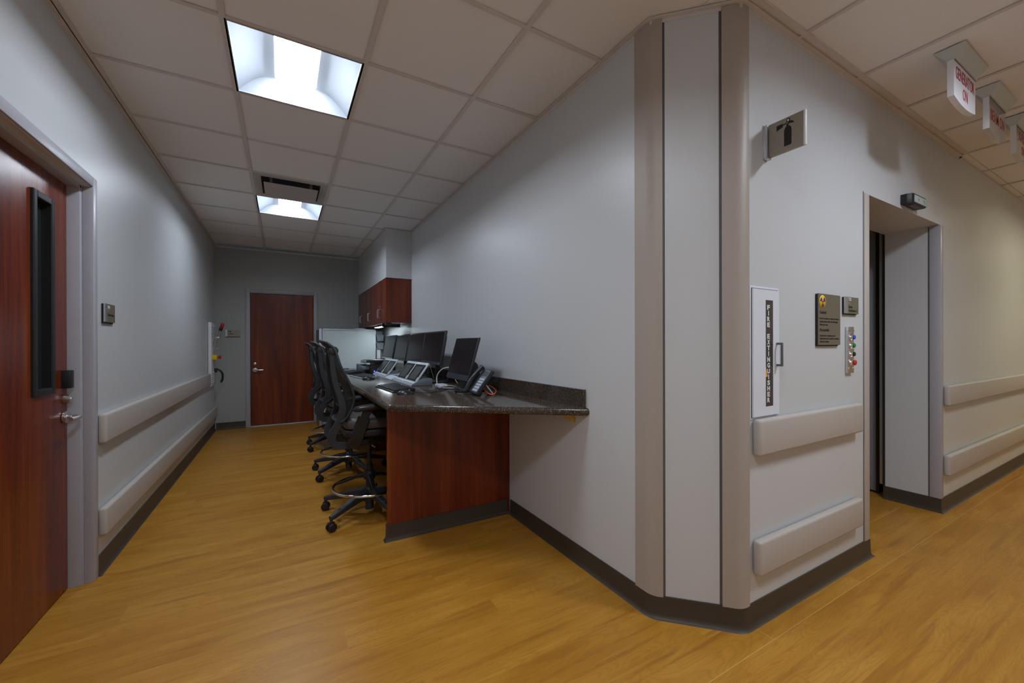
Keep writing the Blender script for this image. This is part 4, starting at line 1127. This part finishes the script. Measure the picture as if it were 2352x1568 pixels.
# left wall sign
def plaque_left(y0, y1, z0, z1):
    root = thing('room_sign', 'small dark taupe sign reading Clean Storage right of the left door', 'sign', (XL, (y0+y1)/2, z0)); f = XL+.014
    bm = new(); bx(bm, XL+.009, y0+.035, z0, f, y1, z1, .001); wobj('plaque', bm, M_taupe, root)
    bm = new(); bx(bm, XL+.009, y0, z0, f+.002, y0+.034, z1, .001); wobj('metal_strip', bm, M_alu, root)
    bm = new(); bx(bm, XL+.001, y0, z0-.008, XL+.009, y1-.014, z1-.002); wobj('backer', bm, M_ink, root)
    bm = new(); text_bm(bm, '74', .024, (f+.0004, y0+.044, z1-.027), EY, EZ, .034, bold=.0012); braille(bm, (f+.0004, y0+.044, z1-.042), EY, 3); wobj('raised_number', bm, M_inkw, root)
    bm = new(); text_bm(bm, 'Clean Storage', .019, (f+.0004, y0+.044, z0+.036), EY, EZ, .098, bold=.0004); wobj('lettering', bm, M_ink, root)
plaque_left(3.055, 3.215, 1.367, 1.470)
# office sign on back wall
root = thing('room_sign', 'pale sign reading Office on the end wall left of the door', 'sign', (-.645, YB, 1.365)); fy2 = YB-.012
bm = new(); bx(bm, -.712, fy2, 1.367, -.553, YB-.003, 1.468, .001); wobj('plaque', bm, M_taupel, root)
bm = new(); bx(bm, -.736, fy2-.002, 1.367, -.713, YB-.003, 1.468, .001); wobj('metal_strip', bm, M_whitep, root)
bm = new(); bx(bm, -.736, YB-.004, 1.358, -.555, YB-.0005, 1.46); wobj('backer', bm, M_ink, root)
bm = new(); text_bm(bm, 'M5', .022, (-.698, fy2-.0004, 1.437), EX, EZ, .034, bold=.0012); text_bm(bm, 'Office', .022, (-.698, fy2-.0004, 1.402), EX, EZ, .062, bold=.0006); wobj('lettering', bm, M_ink, root)

# door motion sensor over the alcove
root = thing('motion_sensor', 'black door motion sensor with pale cover on wall above the alcove', 'sensor', (3.55, YW, 2.12))
bm = new(); prism(bm, [(3.445, YW), (3.445, YW-.030), (3.458, YW-.052), (3.472, YW-.058), (3.68, YW-.058), (3.69, YW-.048), (3.69, YW)], 2.125, 2.187, bev=.003); wobj('housing', bm, M_black, root, 35)
bm = new(); bx(bm, 3.474, YW-.063, 2.130, 3.684, YW-.057, 2.176, .002); cv = wobj('cover', bm, M_mint, root, 35)
bm = new(); bx(bm, 3.51, YW-.050, 2.1235, 3.62, YW-.018, 2.1255); wobj('sensor_window', bm, M_lcdd, root)
bm = new()
for x in (3.53, 3.62): bx(bm, x, YW-.0638, 2.146, x+.012, YW-.0628, 2.160)
wobj('cover_mark', bm, M_grey, cv)

# hanging signs
def hang_sign(xc, lines, label, face, white_edge=True):
    root = thing('hanging_sign', label, 'sign', (xc, .668, H-.25), group='hanging warning signs over the corridor')
    yc = .668; w = .172
    bm = new()
    A = [(xc-.195, yc-.055), (xc+.195, yc-.055), (xc+.195, yc+.055), (xc-.195, yc+.055)]
    B = [(xc-.175, yc-.018), (xc+.175, yc-.018), (xc+.175, yc+.018), (xc-.175, yc+.018)]
    lo = [bm.verts.new((x, y, H-.048)) for x, y in B]; hi = [bm.verts.new((x, y, H-.004)) for x, y in A]; top_ = [bm.verts.new((x, y, H-.001)) for x, y in A]; lo2 = [bm.verts.new((x, y, H-.056)) for x, y in B]
    for P, Q in ((lo, hi), (hi, top_), (lo2, lo)):
        for i in range(4): bm.faces.new((P[i], P[(i+1) % 4], Q[(i+1) % 4], Q[i]))
    bm.faces.new(lo2[::-1]); bm.faces.new(top_); bmesh.ops.recalc_face_normals(bm, faces=bm.faces[:]); wobj('canopy', bm, M_canopy, root)
    zt_, zb = H-.056, H-.236
    arc = [(xc-w+2*w*k/14, zb-.018*(1-(2*k/14-1)**2)) for k in range(15)]
    bm = new(); prism(bm, [(xc-w, zt_)]+arc+[(xc+w, zt_)], yc-.012, yc+.012, 'y'); pn = wobj('acrylic_panel', bm, face, root)
    bm = new(); bx(bm, xc-w-.004, yc-.0125, zb, xc-w, yc+.0125, zt_, .001); wobj('edge_strip', bm, M_signw, root)
    bm = new(); bx(bm, xc-w, yc-.0132, zt_-.003, xc+w, yc-.0118, zt_); wobj('top_seam', bm, M_gap, root)
    bm = new()
    for t, z, ww, hh in lines: text_bm(bm, t, .05, (xc, yc-.0125, z), EX, EZ, ww, bold=.0002, align='CENTER', height=hh)
    wobj('lettering', bm, M_redink, pn)
hang_sign(3.070, [('GENERATOR', H-.140, .300, .062), ('ON', H-.218, .080, .058)], 'nearest hanging sign reading GENERATOR ON in red', M_signw)
hang_sign(3.680, [('BEAM ON', H-.180, .290, .066)], 'middle hanging clear sign reading BEAM ON in red', M_signc)
hang_sign(4.290, [('X-RAY', H-.140, .230, .062), ('ON', H-.218, .080, .058)], 'farthest hanging clear sign reading X-RAY ON, cut by the frame edge', M_signc)

# tool board in far left corner
root = thing('tool_board', 'white metal tool board on left wall beside the far corner', 'tool board', (XL, 6.88, .69))
bm = new(); bx(bm, XL+.004, 6.68, .690, XL+.040, 7.10, 1.548, .003); wobj('board', bm, M_whitep, root, 30)
bm = new()
for z0 in (1.36, .73):
    for i in range(6):
        for j in range(3): bx(bm, XL+.040, 6.74+j*.075, z0+i*.026, XL+.046, 6.785+j*.075, z0+.014+i*.026)
wobj('louvre', bm, M_white, root)
bm = new()
for z0 in (1.36, .73):
    for i in range(6): bx(bm, XL+.0395, 6.72, z0-.006+i*.026, XL+.042, 6.98, z0+.0005+i*.026)
wobj('louvre_shadow_slot', bm, M_gap, root)
bx0 = XL+.042
root = thing('crank_tool', 'steel hand crank with red grip at top of the tool board', 'tool', (bx0, 6.93, 1.3))
bm = new(); tube(bm, smooth_path([(bx0, 6.95, 1.33), (bx0+.04, 6.95, 1.33), (bx0+.055, 6.95, 1.40), (bx0+.085, 6.95, 1.50)], 4), .014, 8); tube(bm, [(bx0+.01, 6.95, 1.24), (bx0+.03, 6.95, 1.36)], .012, 8)
bx(bm, bx0-.001, 6.93, 1.33, bx0+.06, 6.975, 1.36, .004); wobj('crank_arm', bm, M_alu, root, 40)
bm = new(); tube(bm, [(bx0+.080, 6.95, 1.485), (bx0+.098, 6.95, 1.545)], .022, 10); o = wobj('grip', bm, M_red, root); o['label'] = 'red grip'
bm = new(); tube(bm, [(bx0+.066, 6.95, 1.445), (bx0+.080, 6.95, 1.485)], .021, 10); wobj('collar', bm, M_blackp, root)
root = thing('hex_keys', 'two slim steel hex keys in middle of the tool board', 'tool', (bx0, 6.85, 1.1))
for y, z1_ in ((6.80, 1.30), (6.84, 1.19)):
    bm = new(); tube(bm, [(bx0+.004, y, 1.12 if z1_ < 1.25 else 1.22), (bx0+.008, y, z1_), (bx0+.012, y, z1_+.004), (bx0+.07 if z1_ < 1.25 else bx0+.02, y, z1_+.004)], .005, 6); wobj('hex_key', bm, M_steel, root)
root = thing('emergency_stop', 'yellow emergency stop box with red button on the tool board', 'emergency stop', (bx0, 6.80, 1.03))
bm = new(); bx(bm, bx0-.001, 6.74, 1.045, bx0+.050, 6.94, 1.105, .005); wobj('box', bm, M_yellow, root, 30)
bm = new(); lathe(bm, [(.018, 0), (.018, .012), (.026, .016), (.026, .028), (.018, .032)], 20, (bx0+.05, 6.88, 1.075), 'x'); o = wobj('stop_button', bm, M_red, root, 40); o['label'] = 'red mushroom button'
root = thing('wrench_handle', 'black curved handle hanging at the bottom of the tool board', 'tool', (bx0, 6.93, .8))
bm = new(); tube(bm, smooth_path([(bx0, 6.96, .90), (bx0+.05, 6.96, .895), (bx0+.088, 6.96, .84), (bx0+.088, 6.96, .76), (bx0+.07, 6.96, .72)], 5), .013, 8); bx(bm, bx0-.001, 6.93, .86, bx0+.03, 6.99, .92, .004); wobj('handle', bm, M_blackp, root, 40)
